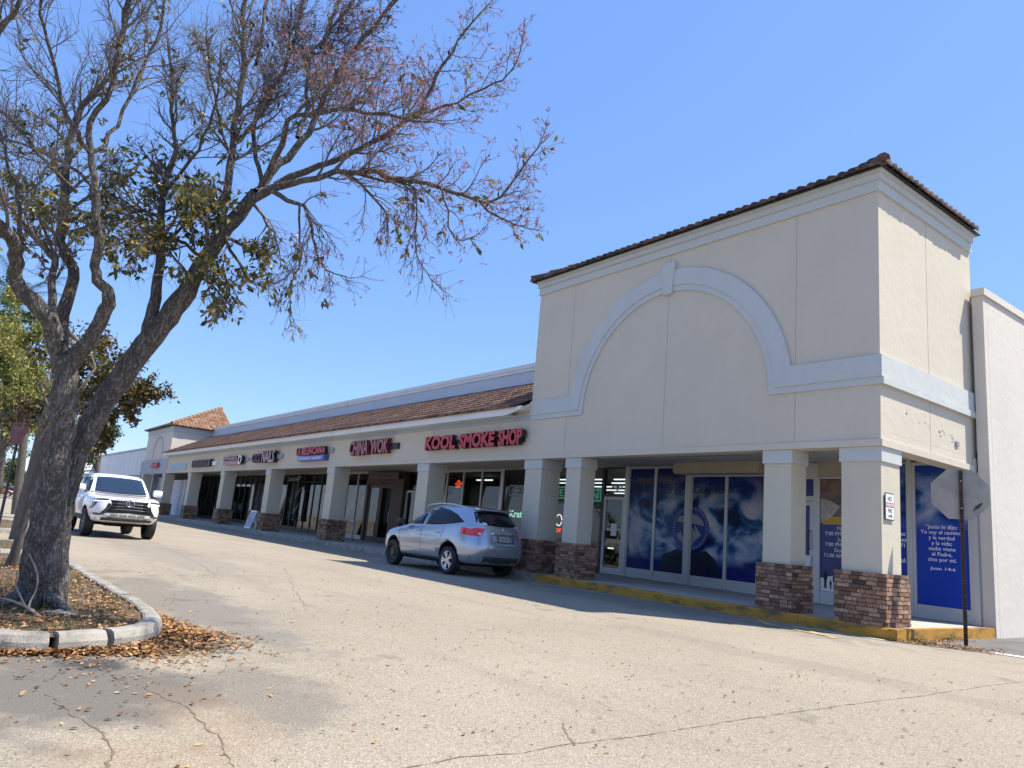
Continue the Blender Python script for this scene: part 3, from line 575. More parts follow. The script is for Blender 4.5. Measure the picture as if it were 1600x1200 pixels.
for j in range(24):
    z = .9+j*.11
    for i in range(8):
        a0, a1 = 2*math.pi*i/8, 2*math.pi*(i+1)/8; tw0, tw1 = j*.35, (j+1)*.35
        pole.add([(-38.0+.19*math.cos(a0+tw0), 3.82+.17*math.sin(a0+tw0), z), (-38.0+.19*math.cos(a1+tw0), 3.82+.17*math.sin(a1+tw0), z), (-38.0+.19*math.cos(a1+tw1), 3.82+.17*math.sin(a1+tw1), z+.11), (-38.0+.19*math.cos(a0+tw1), 3.82+.17*math.sin(a0+tw1), z+.11)], [(0, 1, 2, 3)], 1 if i in (0, 4) else 0)
pole.tube([(-38.0, 3.82, .8), (-38.0, 3.82, .9)], .2, 12, 0); pole.tube([(-38.0, 3.82, 3.54), (-38.0, 3.82, 3.66)], .2, 12, 0); pole.tube([(-38.0, 3.82, 3.2), (-34.9, 4.1, 3.2)], .03, 6, 0)
tag(pole.build('barber_pole', [BLKF, mat('grey_swirl', (.2, .2, .22), .5)], smooth=False), 'black barber pole with pale swirls between the dark shop windows', 'barber pole')
g = MB(); g.box(-66, -62.42, 4.1, 4.25, .2, SOF); g.build('back_wall', GREYP, row)
# white hoarding panels
hp = MB(); hp.box(-48.05, -52.2, 1.6, 1.7, .21, 3.05) if False else hp.box(-60.4, -55.9, 1.5, 1.6, .21, 3.09)
tag(hp.build('hoarding_panel', mat('white_hoarding', (.62, .63, .68), .7, var=.05)), 'white hoarding panel in the first bay left of the dark far shop windows', 'hoarding', 'white hoarding panels in the far bays')
hp2 = MB(); hp2.box(-66.5, -62.4, 1.4, 1.5, .21, 3.35)
tag(hp2.build('hoarding_panel', bpy.data.materials['white_hoarding']), 'white hoarding panel in the farthest bay right behind the white car', 'hoarding', 'white hoarding panels in the far bays')
for i, xr in enumerate((-16.27, -24.41, -32.55, -40.87, -48.84)): column(row, xr, .766, .72, 30+i)
PAPER = mat('paper_notice_mat', (.55, .55, .56), .7, var=.3, vscale=6); PAPB = mat('coloured_notice_mat', (.22, .26, .34), .7, var=.5, vscale=5)
rs = random.Random(12)
for o_ in [k for k in kids(row) if k.name.startswith('window') and k.type == 'MESH']:
    xs_ = [v.co.x for v in o_.data.vertices]; a_, b_ = min(xs_), max(xs_)
    if b_ > -28 or b_-a_ < .9 or rs.random() < .35: continue
    for q_ in range(rs.choice((1, 2, 2))):
        ww, hh = rs.uniform(.25, .5), rs.uniform(.3, .7); x_ = rs.uniform(a_+.08, b_-.08-ww); z_ = rs.uniform(.6, 2.0); b = MB(); b.box(x_, x_+ww, 4.112, 4.118, z_, z_+hh); b.build('notice', PAPER if rs.random() < .6 else PAPB, o_)
# interior rooms
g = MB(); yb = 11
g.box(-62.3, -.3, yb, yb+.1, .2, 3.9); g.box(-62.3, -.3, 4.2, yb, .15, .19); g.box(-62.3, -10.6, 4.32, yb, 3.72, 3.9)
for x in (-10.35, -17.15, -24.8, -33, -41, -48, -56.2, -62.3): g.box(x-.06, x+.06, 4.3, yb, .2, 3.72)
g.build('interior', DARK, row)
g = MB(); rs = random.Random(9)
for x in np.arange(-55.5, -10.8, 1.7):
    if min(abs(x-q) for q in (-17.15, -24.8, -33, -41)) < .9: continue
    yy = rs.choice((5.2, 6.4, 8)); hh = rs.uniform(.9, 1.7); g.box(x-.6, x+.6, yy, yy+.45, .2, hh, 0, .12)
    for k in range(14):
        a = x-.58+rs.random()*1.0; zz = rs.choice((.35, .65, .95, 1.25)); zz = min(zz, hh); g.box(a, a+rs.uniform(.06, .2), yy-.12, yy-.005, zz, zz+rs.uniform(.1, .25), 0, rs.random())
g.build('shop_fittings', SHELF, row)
g = MB()
for y, z in ((5.2, 3.42), (6.2, 3.40), (7.4, 3.38), (8.8, 3.38), (10, 3.36)): [g.box(x_, x_+1.25, y, y+.07, z, z+.04) for x_ in (-16.8, -15.4, -14, -12.1)] if y != 6.2 else [g.box(x_, x_+1.25, y, y+.07, z, z+.04) for x_ in (-16.2, -14.8, -13.2, -11.9)]
for y, x in ((6, -21.3), (8, -19.8), (6.5, -30.5), (7, -35.5), (6, -36.5), (8.5, -39)): g.box(x-.6, x+.6, y, y+.1, 3.5, 3.55)
g.box(-12.9, -11.5, 5.9, 6.1, 1.0, 1.04); g.box(-11.2, -10.6, 6.4, 6.5, 1.45, 1.5)
g.build('ceiling_light', TUBE, row)
g = MB(); g.box(-11.1, -10.5, 5.6, 6.0, .25, 1.15); g.box(-11.6, -10.5, 5.5, 6.05, 1.151, 1.2); g.build('shop_counter', mat('pale_counter', (.4, .36, .3), .6), row)

# ------------------------------------------------------------------ far tower and anchor store
ft = empty('far_tower', (0, 0, 0), 0, 'smaller cream tower with orange pyramid tile roof at the far end', 'building')
FL, FR = -65.6, -56.36
g = MB(); g.box(FL, FR, .0, .4, C3, 7.2); g.box(FL, FR, .4, 6.2, SOF, 7.2); g.build('wall', CREAM2, ft)
g = MB(); g.box(FL-.05, FR+.05, -.05, 0, 6.82, 7.25); g.box(FR, FR+.05, 0, 3.6, 6.82, 7.25); g.build('cornice', TRIM, ft)
g = MB(); g.box(FL-.02, FR+.01, -.02, 0, C3, 4.68); g.build('grey_fascia', GREYP, ft)
g = MB(); cx = -60.7
prev = None
P = [(cx-1.75, 4.7)]+[(cx+1.75*math.cos(a), 4.95+1.6*math.sin(a)) for a in np.linspace(math.pi, 0, 20)]+[(cx+1.75, 4.7)]
for a, b in zip(P, P[1:]):
    a, b = Vector(a), Vector(b); dd = (b-a).normalized(); nn = Vector((-dd.y, dd.x))*.05
    g.add([(a.x-nn.x, -.02, a.y-nn.y), (b.x-nn.x, -.02, b.y-nn.y), (b.x+nn.x, -.02, b.y+nn.y), (a.x+nn.x, -.02, a.y+nn.y)], [(0, 1, 2, 3)])
g.build('arch_line', mat('arch_line_paint', (.27, .31, .36), .8), ft)
g = MB(); W_ = FR-FL+.7; nC = int(W_/.28)
tile_field(g, (FL-.35, -.35, 7.3), (1, 0, 0), (0, 1, .5), nC, lambda i: (0, max(0, min((i+.5)*.28, W_-(i+.5)*.28))*1.118), per=.28)
tile_field(g, (FR+.35, -.35, 7.3), (0, 1, 0), (-1, 0, .5), 18, lambda i: (0, (i+.5)*.28*1.118), per=.28)
rf = g.build('tile_roof', TILEO, ft, True)
g = MB(); g.box(FL-.3, FR+.3, -.3, 4.72, 7.26, 7.32); g.prism([(FL-.2, 7.33), (FR+.2, 7.33), (-60.8, 9.68), (-61.2, 9.68)], 'y', 4.66, 4.72); g.build('roof_deck', BLK, rf)
g = MB()
for i in range(13): p = Vector((FR+.33-i*.38, -.33+i*.38, 7.4+i*.19)); g.tube([p, p+Vector((-.42, .42, .18))], [.15, .12], 7, 0, True, .6)

g.build('hip_tile', TILEO, rf)
for i, xr in enumerate((-56.7, -64.8)): column(ft, xr, .766, .72, 50+i)
an = empty('anchor_store', (0, 0, 0), 0, 'white stained box store wall left of the far tower', 'building')
g = MB(); g.box(-112, FL-.01, 1.0, 30, 0, 6.1); g.build('wall', FARW, an)
g = MB(); g.box(-112, FL-.01, .9, 1.0, 5.98, 6.16); g.build('coping', mat('blue_coping', (.25, .32, .42), .6), an)
g = MB(); g.tube([(FL-.2, -.1, 0), (FL-.2, -.1, 4.6)], .22, 10); g.build('downpipe', WHITE, an)
gb = MB(); gb.prism([(-7, 4.4), (1.0, 4.4), (1.0, 8.2), (-2.2, 8.2)], 'x', -104, -96); gb.box(-104, -96, -7, 1, 3.3, 4.395)
tag(gb.build('entrance_canopy', WHITE), 'white gabled entrance canopy beside the far stained store wall', 'canopy')

# ------------------------------------------------------------------ signs on the fascia
def sign(name, label, cat='sign', group='shop signs on the fascia'): return empty(name, (0, 0, 0), 0, label, cat, group)
def raceway(parent, x0, x1, z0, z1, m=DARK, y0=-.12): b = MB(); b.box(x0, x1, y0, 0, z0, z1); return b.build('raceway', m, parent)
RWAY = mat('raceway_grey', (.32, .32, .31), .5)
s = sign('channel_letter_sign', 'red channel letter sign of three words beside the big corner tower')
letters('letter_word', 'KOOL', -16.27, -14.27, 3.87, 4.37, -.26, [RED, REDD], s, .18, bold=.045); letters('letter_word', 'SMOKE', -14.05, -12.02, 3.87, 4.37, -.26, [RED, REDD], s, .18, bold=.045); letters('letter_word', 'SHOP', -11.82, -10.62, 3.87, 4.38, -.26, [RED, REDD], s, .18, bold=.045); raceway(s, -16.1, -10.75, 3.98, 4.2, REDD, -.08)
s = sign('channel_letter_sign', 'faded pinkish red channel letter sign of two words over brown doors')
letters('letter_word', 'CHINA', -22.6, -20.85, 3.86, 4.48, -.26, [PINK, DRED], s, .18, bold=.03); letters('letter_word', 'WOK', -20.6, -19.1, 3.87, 4.48, -.26, [PINK, DRED], s, .18, bold=.03); raceway(s, -22.4, -18.6, 4.05, 4.28, REDD, -.1)
s = sign('channel_letter_sign', 'red letters above a blue box sign with small white lettering')
letters('letter_word', 'LA BELENCIANA', -28.65, -25.15, 4.04, 4.40, -.26, [RED, REDD], s, .18, bold=.04); b = MB(); b.box(-28.4, -25.2, -.24, -.02, 3.75, 3.99); b.build('blue_box', BLUES, s)
letters('box_lettering', 'RESTAURANT & BAKERY', -28.25, -25.5, 3.80, 3.94, -.245, LETW, s, .004, bold=.01); raceway(s, -28.5, -24.7, 4.08, 4.3, RWAY, -.08)
s = sign('channel_letter_sign', 'two word sign with small maroon then tall pink white letters')
letters('letter_word', 'COCO', -35.15, -33.75, 3.82, 4.30, -.3, [MAROON, REDD], s, .22, bold=.03); letters('letter_word', 'NAILS', -33.5, -31.6, 3.77, 4.42, -.3, [PINKW, REDD], s, .22, bold=.02); raceway(s, -35, -31.0, 3.98, 4.2, RWAY, -.1)
s = sign('channel_letter_sign', 'two line pinkish lettered sign ending in one tall white letter')
letters('letter_word', 'EMPANADA', -40.8, -38.0, 4.04, 4.30, -.24, [PINKW, DRED], s, .16, bold=.02); letters('letter_word', 'DOMINICAN', -40.8, -38.0, 3.77, 4.0, -.24, [PINKW, DRED], s, .16, bold=.02) if False else None
b = MB(); rs = random.Random(2)
for k in range(11): x = -40.75+k*.26; b.box(x, x+.12, -.24, -.05, 3.78, 4.0); b.box(x+.12, x+.2, -.24, -.05, 3.78+.12*(k % 2), 3.88+.12*(k % 2))
b.build('small_letter', PINKW, s)
letters('letter_word', 'D', -37.6, -36.95, 3.77, 4.31, -.3, [LETW, REDD], s, .22, bold=.03); raceway(s, -40.9, -36.3, 3.95, 4.15, RWAY, -.08)
s = sign('channel_letter_sign', 'dark brown sign with thin barely legible letters left of pinkish sign')
b = MB(); b.box(-48.5, -44.3, -.14, -.01, 3.77, 4.25); b.build('backing_board', BRNS, s); b = MB()
for k in range(13): x = -48.3+k*.30; b.box(x, x+.07, -.2, -.145, 3.83, 4.19); b.box(x+.1, x+.2, -.2, -.145, 3.83+(k % 3)*.13, 3.92+(k % 3)*.13)
b.build('thin_letter', mat('brownish_letter', (.15, .11, .11), .5), s); letters('letter_word', 'S', -44.2, -43.6, 3.78, 4.27, -.24, [REDD, REDD], s, .2, bold=.05); raceway(s, -44.0, -42.7, 3.85, 4.1, WHITE, -.1)
s = sign('panel_sign', 'faded pale blue panel sign at the end of the shop fascia')
b = MB(); b.box(-55.2, -50.4, -.05, -.008, 3.68, 4.12); b.build('panel', mat('faded_teal_panel', (.36, .46, .5), .6, var=.1), s); b = MB()
for k in range(9): x = -54.9+k*.46; b.box(x, x+.28, -.055, -.05, 3.78, 4.02)
b.build('faded_lettering', mat('faded_blue', (.28, .42, .58), .6), s)
s = sign('channel_letter_sign', 'small red lettered sign on the grey fascia of far tower')
b = MB()
for k, x in enumerate((-61.4, -60.75, -60.1, -59.5)): b.prism([(x, 3.93), (x+.18, 3.93), (x+.3, 4.2), (x+.42, 3.93), (x+.56, 3.93), (x+.4, 4.33), (x+.15, 4.33)], 'y', -.24, -.06)
b.build('letter_word', RED, s); raceway(s, -61.6, -58.7, 4.0, 4.2, RWAY, -.06)
s = sign('restaurant_board', 'dusky board with restaurant lettering above brown double doors', group=None)
b = MB(); b.box(-27.95, -24.95, 3.52, 3.62, 3.30, 3.62); b.build('board', mat('dusky_pink_board', (.12, .09, .09), .6), s); letters('lettering', 'RESTAURANT', -27.0, -25.15, 3.38, 3.56, 3.516, mat('dark_red_print', (.10, .015, .02), .5), s, .003); letters('lettering', '\u2022', -27.75, -27.4, 3.38, 3.54, 3.516, bpy.data.materials['dark_red_print'], s, .003); b = MB(); b.box(-27.9, -27.8, 3.62, 3.80, 3.4, 3.5); b.box(-25.2, -25.1, 3.62, 3.80, 3.4, 3.5); b.build('bracket', BLKF, s)
# no parking sign on corner column
s = empty('no_parking_sign', (0, 0, 0), 0, 'small white no parking fire lane sign on the sunlit corner column face', 'sign')
b = MB(); b.box(.0, .012, .115, .445, 2.10, 2.60); b.build('plate', mat('sign_edge_dark', (.06, .06, .06), .5), s); b = MB(); b.box(.012, .014, .13, .43, 2.12, 2.58); b.build('white_face', WHITE, s)
def side_text(name, txt, y0, y1, z0, z1, x, m, parent):
    mb = text_mb(txt, y0, y1, z0, z1, 0, .001); mb.v = [(x-q[1], q[0], q[2]) for q in mb.v]; mb.build(name, [m, m], parent)
SR = mat('sign_red', (.45, .08, .08), .5)
b = MB(); b.box(.014, .0155, .14, .42, 2.335, 2.425); b.build('red_band', SR, s)
side_text('lettering', 'NO', .2, .36, 2.45, 2.54, .0155, INK, s); side_text('lettering', 'PARKING', .15, .41, 2.35, 2.41, .0175, WHITE, s); side_text('lettering', 'FIRE', .2, .36, 2.24, 2.31, .0155, INK, s); side_text('lettering', 'LANE', .19, .37, 2.15, 2.21, .0155, INK, s)

# ------------------------------------------------------------------ stop sign seen from behind
def octagon(r): return [(r*math.cos(math.pi/8+i*math.pi/4), r*math.sin(math.pi/8+i*math.pi/4)) for i in range(8)]
st = empty('stop_sign', (.90, 1.13, 0), R(24), 'bare back of an octagonal sign on a brown perforated post at the corner', 'sign')
b = MB()
for a, c_ in ((-.032, -.024), (.024, .032)): b.box(a, c_, -.03, .03, -.1, 3.12)
b.box(-.024, .024, .022, .03, -.1, 3.12)
for i in range(62): b.box(-.024, .024, -.03, .022, .02+i*.05, .047+i*.05) if i % 1 == 0 else None
b.build('post', POST, st)
b = MB(); b.prism(octagon(.495), 'y', .034, .040, 0); hd = b.build('sign_plate', GALV, st); hd.location = (-.02, 0, 2.68)
b = MB()
for k in range(2): b.tube([(0, -.045, 2.42+k*.5), (0, .034, 2.42+k*.5)], .012, 6)
b.build('bolt', ALU, st)
b = MB(); rs = random.Random(5)
for k in range(4): b.tube([(.19+.03*k, .032, 2.38+.03*k), (.23+.03*k, .031, 2.48+.02*k), (.26+.02*k, .032, 2.42+.03*k)], .010, 4)
b.build('graffiti_scrawl', INK, st)
b = MB(); b.prism(octagon(.47), 'y', .040, .042, 0); fc = b.build('red_face', mat('stop_red', (.4, .02, .03), .4), st); fc.location = (-.02, 0, 2.68)

mat('shaded_letter', (.2, .11, .10), .6)  # lettering dimmed along with the shaded sign face
def far_stop():
    p0 = at(3, 790, 18.5); p0.z = 0
    s2 = empty('stop_sign', p0, R(19), 'dim red stop sign among the branches left of main trunk', 'sign')
    b = MB(); b.box(-.03, .03, .0, .05, 0, 3.1); b.build('post', mat('dark_green_post', (.03, .035, .03), .6), s2)
    b = MB(); b.prism(octagon(.56), 'y', -.012, -.004, 0); h = b.build('sign_plate', mat('shaded_stop_red', (.13, .022, .022), .6, var=.4, vscale=5), s2); h.location = (0, 0, 2.88)  # red darkened and mottled to stand for dappled tree shade
    mb = text_mb('STOP', -.4, .4, 2.73, 3.03, -.014, .001); mb.build('lettering', [bpy.data.materials['shaded_letter']]*2, s2)
far_stop()

# ------------------------------------------------------------------ cars
def ring(z, xr, xf, wd, n, N=48):
    a, c = (xf-xr)/2, (xf+xr)/2; P = []
    for i in range(N):
        t = 2*math.pi*(i+.5)/N; ct, st_ = math.cos(t), math.sin(t)
        P.append((c+a*math.copysign(abs(ct)**(2/n), ct), wd*math.copysign(abs(st_)**(2/n), st_), z))
    return P
def body_mesh(rings, N=48, sub=1):
    mb = MB(); k = len(rings)
    for r_ in rings: mb.v += [(p[0], p[1], p[2]+(r_[5](p[0]) if len(r_) > 5 else 0)) for p in ring(*r_[:5], N=N)]
    for i in range(k-1):
        for j in range(N): j2 = (j+1) % N; mb.f.append((i*N+j, i*N+j2, (i+1)*N+j2, (i+1)*N+j))
    mb.f.append(tuple(range(N))[::-1]); mb.f.append(tuple((k-1)*N+j for j in range(N)))
    mb.m = [0]*len(mb.f); mb.r = [0]*len(mb.f)
    me = mb.mesh('tmp', [BLK]); o = bpy.data.objects.new('tmp', me); COL.objects.link(o)
    if sub: md = o.modifiers.new('s', 'SUBSURF'); md.levels = sub; md.render_levels = sub
    dg = bpy.context.evaluated_depsgraph_get(); me2 = bpy.data.meshes.new_from_object(o.evaluated_get(dg)); bpy.data.objects.remove(o)
    bm = bmesh.new(); bm.from_mesh(me2); bvh = BVHTree.FromBMesh(bm); bm.free(); return me2, bvh
def cut_arches(me, wheels, r_, paint, well):
    o = bpy.data.objects.new('tmp', me); COL.objects.link(o); cut = []
    for (x, y, z) in wheels:
        mb = MB(); sgn = 1 if y > 0 else -1
        mb.tube([(x, y-sgn*.24, z), (x, y+sgn*.5, z)], r_, 40); c = mb.build('cut', BLK); c.hide_render = True; cut.append(c)
        md = o.modifiers.new('b', 'BOOLEAN'); md.object = c; md.operation = 'DIFFERENCE'; md.solver = 'EXACT'
    dg = bpy.context.evaluated_depsgraph_get(); me2 = bpy.data.meshes.new_from_object(o.evaluated_get(dg)); bpy.data.objects.remove(o)
    for c in cut: bpy.data.objects.remove(c)
    me2.materials.clear(); me2.materials.append(paint); me2.materials.append(well)
    for p in me2.polygons:
        p.use_smooth = True; p.material_index = 0
        for (x, y, z) in wheels:
            c = p.center
            if math.hypot(c.x-x, c.z-z) < r_-.0005 + .003 and abs(c.y) > abs(y)-.30 and c.y*y > 0 and (abs(p.normal.y) < .3 or abs(c.y) < abs(y)-.2): p.material_index = 1; p.use_smooth = False
    return me2
def patch(bvh, lines, d, off=.006, sub=5, skirt=.02):
    """lines: list of polylines (equal length, 3-D points outside the body); every point is dropped on to the body along d"""
    d = Vector(d).normalized(); L = [[Vector(p) for p in l] for l in lines]; rows = []
    for a, b in zip(L, L[1:]):
        for k in range(sub): rows.append([p.lerp(q, k/sub) for p, q in zip(a, b)])
    rows.append(L[-1]); fine = []
    for r_ in rows:
        q = []
        for a, b in zip(r_, r_[1:]):
            for k in range(3): q.append(a.lerp(b, k/3))
        fine.append(q+[r_[-1]])
    mb = MB(); n = len(fine[0]); pos = []; last = Vector((0, 0, 0))
    for r_ in fine:
        for p in r_:
            h = bvh.ray_cast(p, d)
            q = h[0]-d*off if h[0] else p+d*last.length if False else None
            pos.append(q)
    # fill misses with neighbours along the ray
    for i, q in enumerate(pos):
        if q is None:
            p = fine[i//n][i % n]; h = bvh.find_nearest(p); pos[i] = h[0]-d*off
    mb.v = [tuple(p) for p in pos]; rws = len(fine)
    for i in range(rws-1):
        for j in range(n-1): mb.f.append((i*n+j, i*n+j+1, (i+1)*n+j+1, (i+1)*n+j))
    edge = [j for j in range(n)]+[i*n+n-1 for i in range(1, rws)]+[(rws-1)*n+j for j in range(n-2, -1, -1)]+[i*n for i in range(rws-2, 0, -1)]
    o = len(mb.v); mb.v += [tuple(pos[e]+d*skirt) for e in edge]; m_ = len(edge)
    for i in range(m_): j = (i+1) % m_; mb.f.append((edge[i], edge[j], o+j, o+i))
    mb.m = [0]*len(mb.f); mb.r = [0]*len(mb.f); return mb
def side(pts, y=2.0): return [(x, y, z) for x, z in pts]
def lathe(mb, prof, y0, n=36, m=0):
    o = len(mb.v); k = len(prof)
    for i in range(n):
        a = 2*math.pi*i/n
        for r_, y in prof: mb.v.append((r_*math.cos(a), y0+y, r_*math.sin(a)))
    for i in range(n):
        i2 = (i+1) % n
        for j in range(k-1): mb.f.append((o+i*k+j, o+i2*k+j, o+i2*k+j+1, o+i*k+j+1)); mb.m.append(m); mb.r.append(0)
def wheel(parent, x, y, r_, wd, rim_m, spokes, sgn, steel=False, zk=1.0):
    w_ = empty('wheel'); w_.parent = parent; w_.location = (x, y, r_*zk); w_.scale = (1, 1, zk)
    t = MB(); h = wd/2; ri = r_*.70
    lathe(t, [(ri, -h), (r_*.86, -h*1.02), (r_*.96, -h*.92), (r_, -h*.6), (r_, h*.6), (r_*.96, h*.92), (r_*.86, h*1.02), (ri, h), (ri-.02, h*.6), (ri-.02, -h*.6), (ri, -h)], 0); t.build('tyre', BLK, w_, True)
    q = MB(); f = sgn*h*.78
    lathe(q, [(ri+.004, f*1.15), (ri-.012, f*1.2), (ri-.035, f), (ri-.05, f*.3)], 0)
    if steel:
        lathe(q, [(ri-.04, f*.5), (ri*.7, f*.75), (ri*.5, f*.6), (ri*.42, f*1.0), (.03, f*1.0), (0, f*1.0)], 0, 30)
        for i in range(10): a = i*.628; q.obox((ri*.8*math.cos(a), f*.78, ri*.8*math.sin(a)), ((math.cos(a), 0, math.sin(a)), (0, 1, 0), (-math.sin(a), 0, math.cos(a))), (.02, .004, .02), 1)
    else:
        lathe(q, [(ri-.05, f*.2), (0, f*.2)], 0, 24, 1); lathe(q, [(.075, f*.6), (.07, f*1.0), (.0, f*1.05)], 0, 20)
        for i in range(spokes):
            a = 2*math.pi*i/spokes
            for da in (-.13, .13) if spokes < 8 else (0,):
                b0, b1 = a, a+da*1.6; p0 = Vector((.05*math.cos(b0), f*.9, .05*math.sin(b0))); p1 = Vector(((ri-.02)*math.cos(b1), f*1.0, (ri-.02)*math.sin(b1)))
                mid = (p0+p1)/2; ax = (p1-p0).normalized(); q.obox(mid, (ax, (0, 1, 0), ax.cross(Vector((0, 1, 0)))), ((p1-p0).length/2, .012, .022))
    q.build('rim', [rim_m, BLK], w_, False); return w_
def carpaint(name, col, metal=.0, rough=.35): return mat(name, col, rough, metal=metal, coat=1)
CGL = mat('tinted_car_glass', (.008, .010, .014), .05, spec=.3); CHR = mat('chrome', (.7, .7, .72), .12, metal=1); PLAS = mat('dark_plastic', (.035, .035, .037), .6)
REDL = mat('tail_light_red', (.35, .01, .012), .15, coat=1, emit=(.5, .01, .01), estr=.12); CLR = mat('clear_lens', (.6, .6, .62), .1, coat=1); SEAM = mat('panel_gap', (.03, .03, .032), .7); HL = mat('headlight_lens', (.22, .23, .25), .08, coat=1)
WELL = mat('wheel_well', (.008, .008, .008), .9)

def silver_car():
    root = empty('parked_car', (-12.16, -1.47, 0), R(182.5), 'silver blue crossover with red tail lamps parked in the shade by the kerb', 'car'); root.scale = (1.08, 1.18, 1.13)
    paint = carpaint('silver_blue_paint', (.40, .44, .50), .7, .28)
    tb = lambda x: -.035*(x+.2)/1.5
    rg = [(.24, -1.95, 2.0, .78, 5), (.27, -2.12, 2.15, .84, 5), (.40, -2.24, 2.26, .885, 5), (.58, -2.30, 2.31, .90, 4.6), (.74, -2.31, 2.29, .903, 4.4), (.88, -2.26, 2.16, .897, 4.2), (.97, -2.22, 1.90, .882, 4, lambda x: -.02*(x+.2)/1.5),
          (1.05, -2.17, 1.42, .862, 4, tb), (1.08, -2.15, 1.22, .85, 4.2, tb), (1.13, -2.11, 1.06, .825, 4.4, tb), (1.30, -1.98, .70, .755, 4.2, lambda x: -.015*(x+.2)/1.5), (1.46, -1.84, .36, .685, 4), (1.57, -1.78, .10, .63, 3.8, lambda x: -.02*(x+.9)**2), (1.625, -1.62, -.10, .56, 3.6, lambda x: -.03*(x+.8)**2), (1.65, -1.30, -.30, .42, 3.2, lambda x: -.03*(x+.8)**2), (1.66, -.95, -.5, .15, 3, lambda x: -.02*(x+.75)**2)]
    rg = [(q[0], q[1]-(.13 if q[1] < -1.2 else .05))+tuple(q[2:]) for q in rg]
    me, bvh = body_mesh(rg); wh = [(1.345, .78, .345), (-1.345, .78, .345), (1.345, -.78, .345), (-1.345, -.78, .345)]
    me = cut_arches(me, wh, .395, paint, WELL); o = bpy.data.objects.new('body', me); COL.objects.link(o); o.parent = root
    for s_ in (1, -1):
        Y = 2*s_; d = (0, -s_, 0)
        P = lambda pts: [(x, Y, z) for x, z in pts]
        patch(bvh, [P([(1.10, 1.085), (.72, 1.30), (.40, 1.46), (-.02, 1.545)]), P([(1.08, 1.065), (.72, 1.075), (.4, 1.082), (-.02, 1.095)])], d).build('side_window', CGL, root, True)
        patch(bvh, [P([(-.09, 1.55), (-.5, 1.555), (-.95, 1.50), (-1.36, 1.40), (-1.72, 1.24)]), P([(-.09, 1.095), (-.5, 1.105), (-.95, 1.13), (-1.36, 1.17), (-1.72, 1.22)])], d).build('side_window', CGL, root, True)
        sm = MB()
        for line in ([(-.055, 1.06), (-.05, .8), (-.06, .45)], [(1.02, 1.03), (1.05, .8), (.98, .45)], [(-1.0, 1.08), (-1.05, .95), (-.97, .80)]):
            pts = [];
            for a, b in zip(line, line[1:]):
                for k in range(4): pts.append((a[0]+(b[0]-a[0])*k/4, a[1]+(b[1]-a[1])*k/4))
            pts.append(line[-1]); q = patch(bvh, [P([(x-.007, z) for x, z in pts]), P([(x+.007, z) for x, z in pts])], d, .0015, 1, .002); sm.add(q.v, q.f)
        sm.build('door_seam', SEAM, root)
        patch(bvh, [P([(.93, .50), (.4, .50), (-.03, .50)]), P([(.93, .475), (.4, .475), (-.03, .475)])], d, .012, 1).build('side_moulding', CHR, root, True)
        patch(bvh, [P([(-.08, .50), (-.45, .50), (-.78, .50)]), P([(-.08, .475), (-.45, .475), (-.78, .475)])], d, .012, 1).build('side_moulding', CHR, root, True)
        patch(bvh, [P([(.95, .33), (0, .33), (-.95, .33)]), P([(.95, .262), (0, .262), (-.95, .262)])], d, .008, 2).build('sill_trim', PLAS, root, True)
        for x in (.12, -.83):
            h = bvh.ray_cast(Vector((x, Y, .93)), Vector(d))[0]; b = MB(); b.tube([(x+.1, h.y-.01*s_, .93), (x+.08, h.y+.035*s_, .935), (x-.08, h.y+.035*s_, .94), (x-.1, h.y-.01*s_, .94)], .016, 8); b.build('door_handle', CHR, root, True)
        b = MB(); pts = [(.22, .60*s_, 1.54), (.10, .61*s_, 1.605), (-.4, .60*s_, 1.655), (-1.0, .59*s_, 1.645), (-1.45, .57*s_, 1.585), (-1.55, .56*s_, 1.54)]; b.tube(pts, [.022, .02, .02, .02, .02, .025], 8); b.build('roof_rail', mat('silver_rail', (.5, .52, .55), .3, metal=.7) if s_ == 1 else bpy.data.materials['silver_rail'], root, True)
        b = MB(); mp = [(z, xr, xf, wd, 3) for z, xr, xf, wd in ((-.06, -.05, .05, .07), (-.04, -.075, .085, .11), (.04, -.08, .09, .115), (.08, -.06, .06, .09))]
        mm, _ = body_mesh(mp, 20, 1); mm.materials.clear(); mm.materials.append(PLAS); mo = bpy.data.objects.new('mirror', mm); COL.objects.link(mo); mo.parent = root; mo.location = (.82, .99*s_, 1.12)
        for p in mm.polygons: p.use_smooth = True
        patch(bvh, [[(-2.35, 1.45*s_, 1.10), (-2.48, 1.2*s_, 1.085), (-2.62, .98*s_, .99)], [(-2.35, 1.45*s_, .945), (-2.48, 1.2*s_, .925), (-2.62, .98*s_, .915)]], (1, -s_*1.0, 0), .006, 4).build('tail_light', REDL, root, True)
        patch(bvh, [[(-2.03, 2*s_, 1.09), (-2.15, 2*s_, 1.115), (-2.25, 2*s_, 1.11)], [(-2.05, 2*s_, .97), (-2.17, 2*s_, .95), (-2.27, 2*s_, .94)]], d, .006, 3).build('tail_light', REDL, root, True)
        patch(bvh, [[(-3, .58*s_, 1.0), (-3, .63*s_, 1.015)], [(-3, .58*s_, .95), (-3, .63*s_, .945)]], (1, 0, 0), .012, 3).build('reversing_lens', CLR, root, True)
        patch(bvh, [[(3, .5*s_, .80), (3, .7*s_, .86), (3, .84*s_, .93)], [(3, .52*s_, .70), (3, .7*s_, .74), (3, .85*s_, .80)]], (-1, 0, 0), .006, 4).build('headlight', HL, root, True)
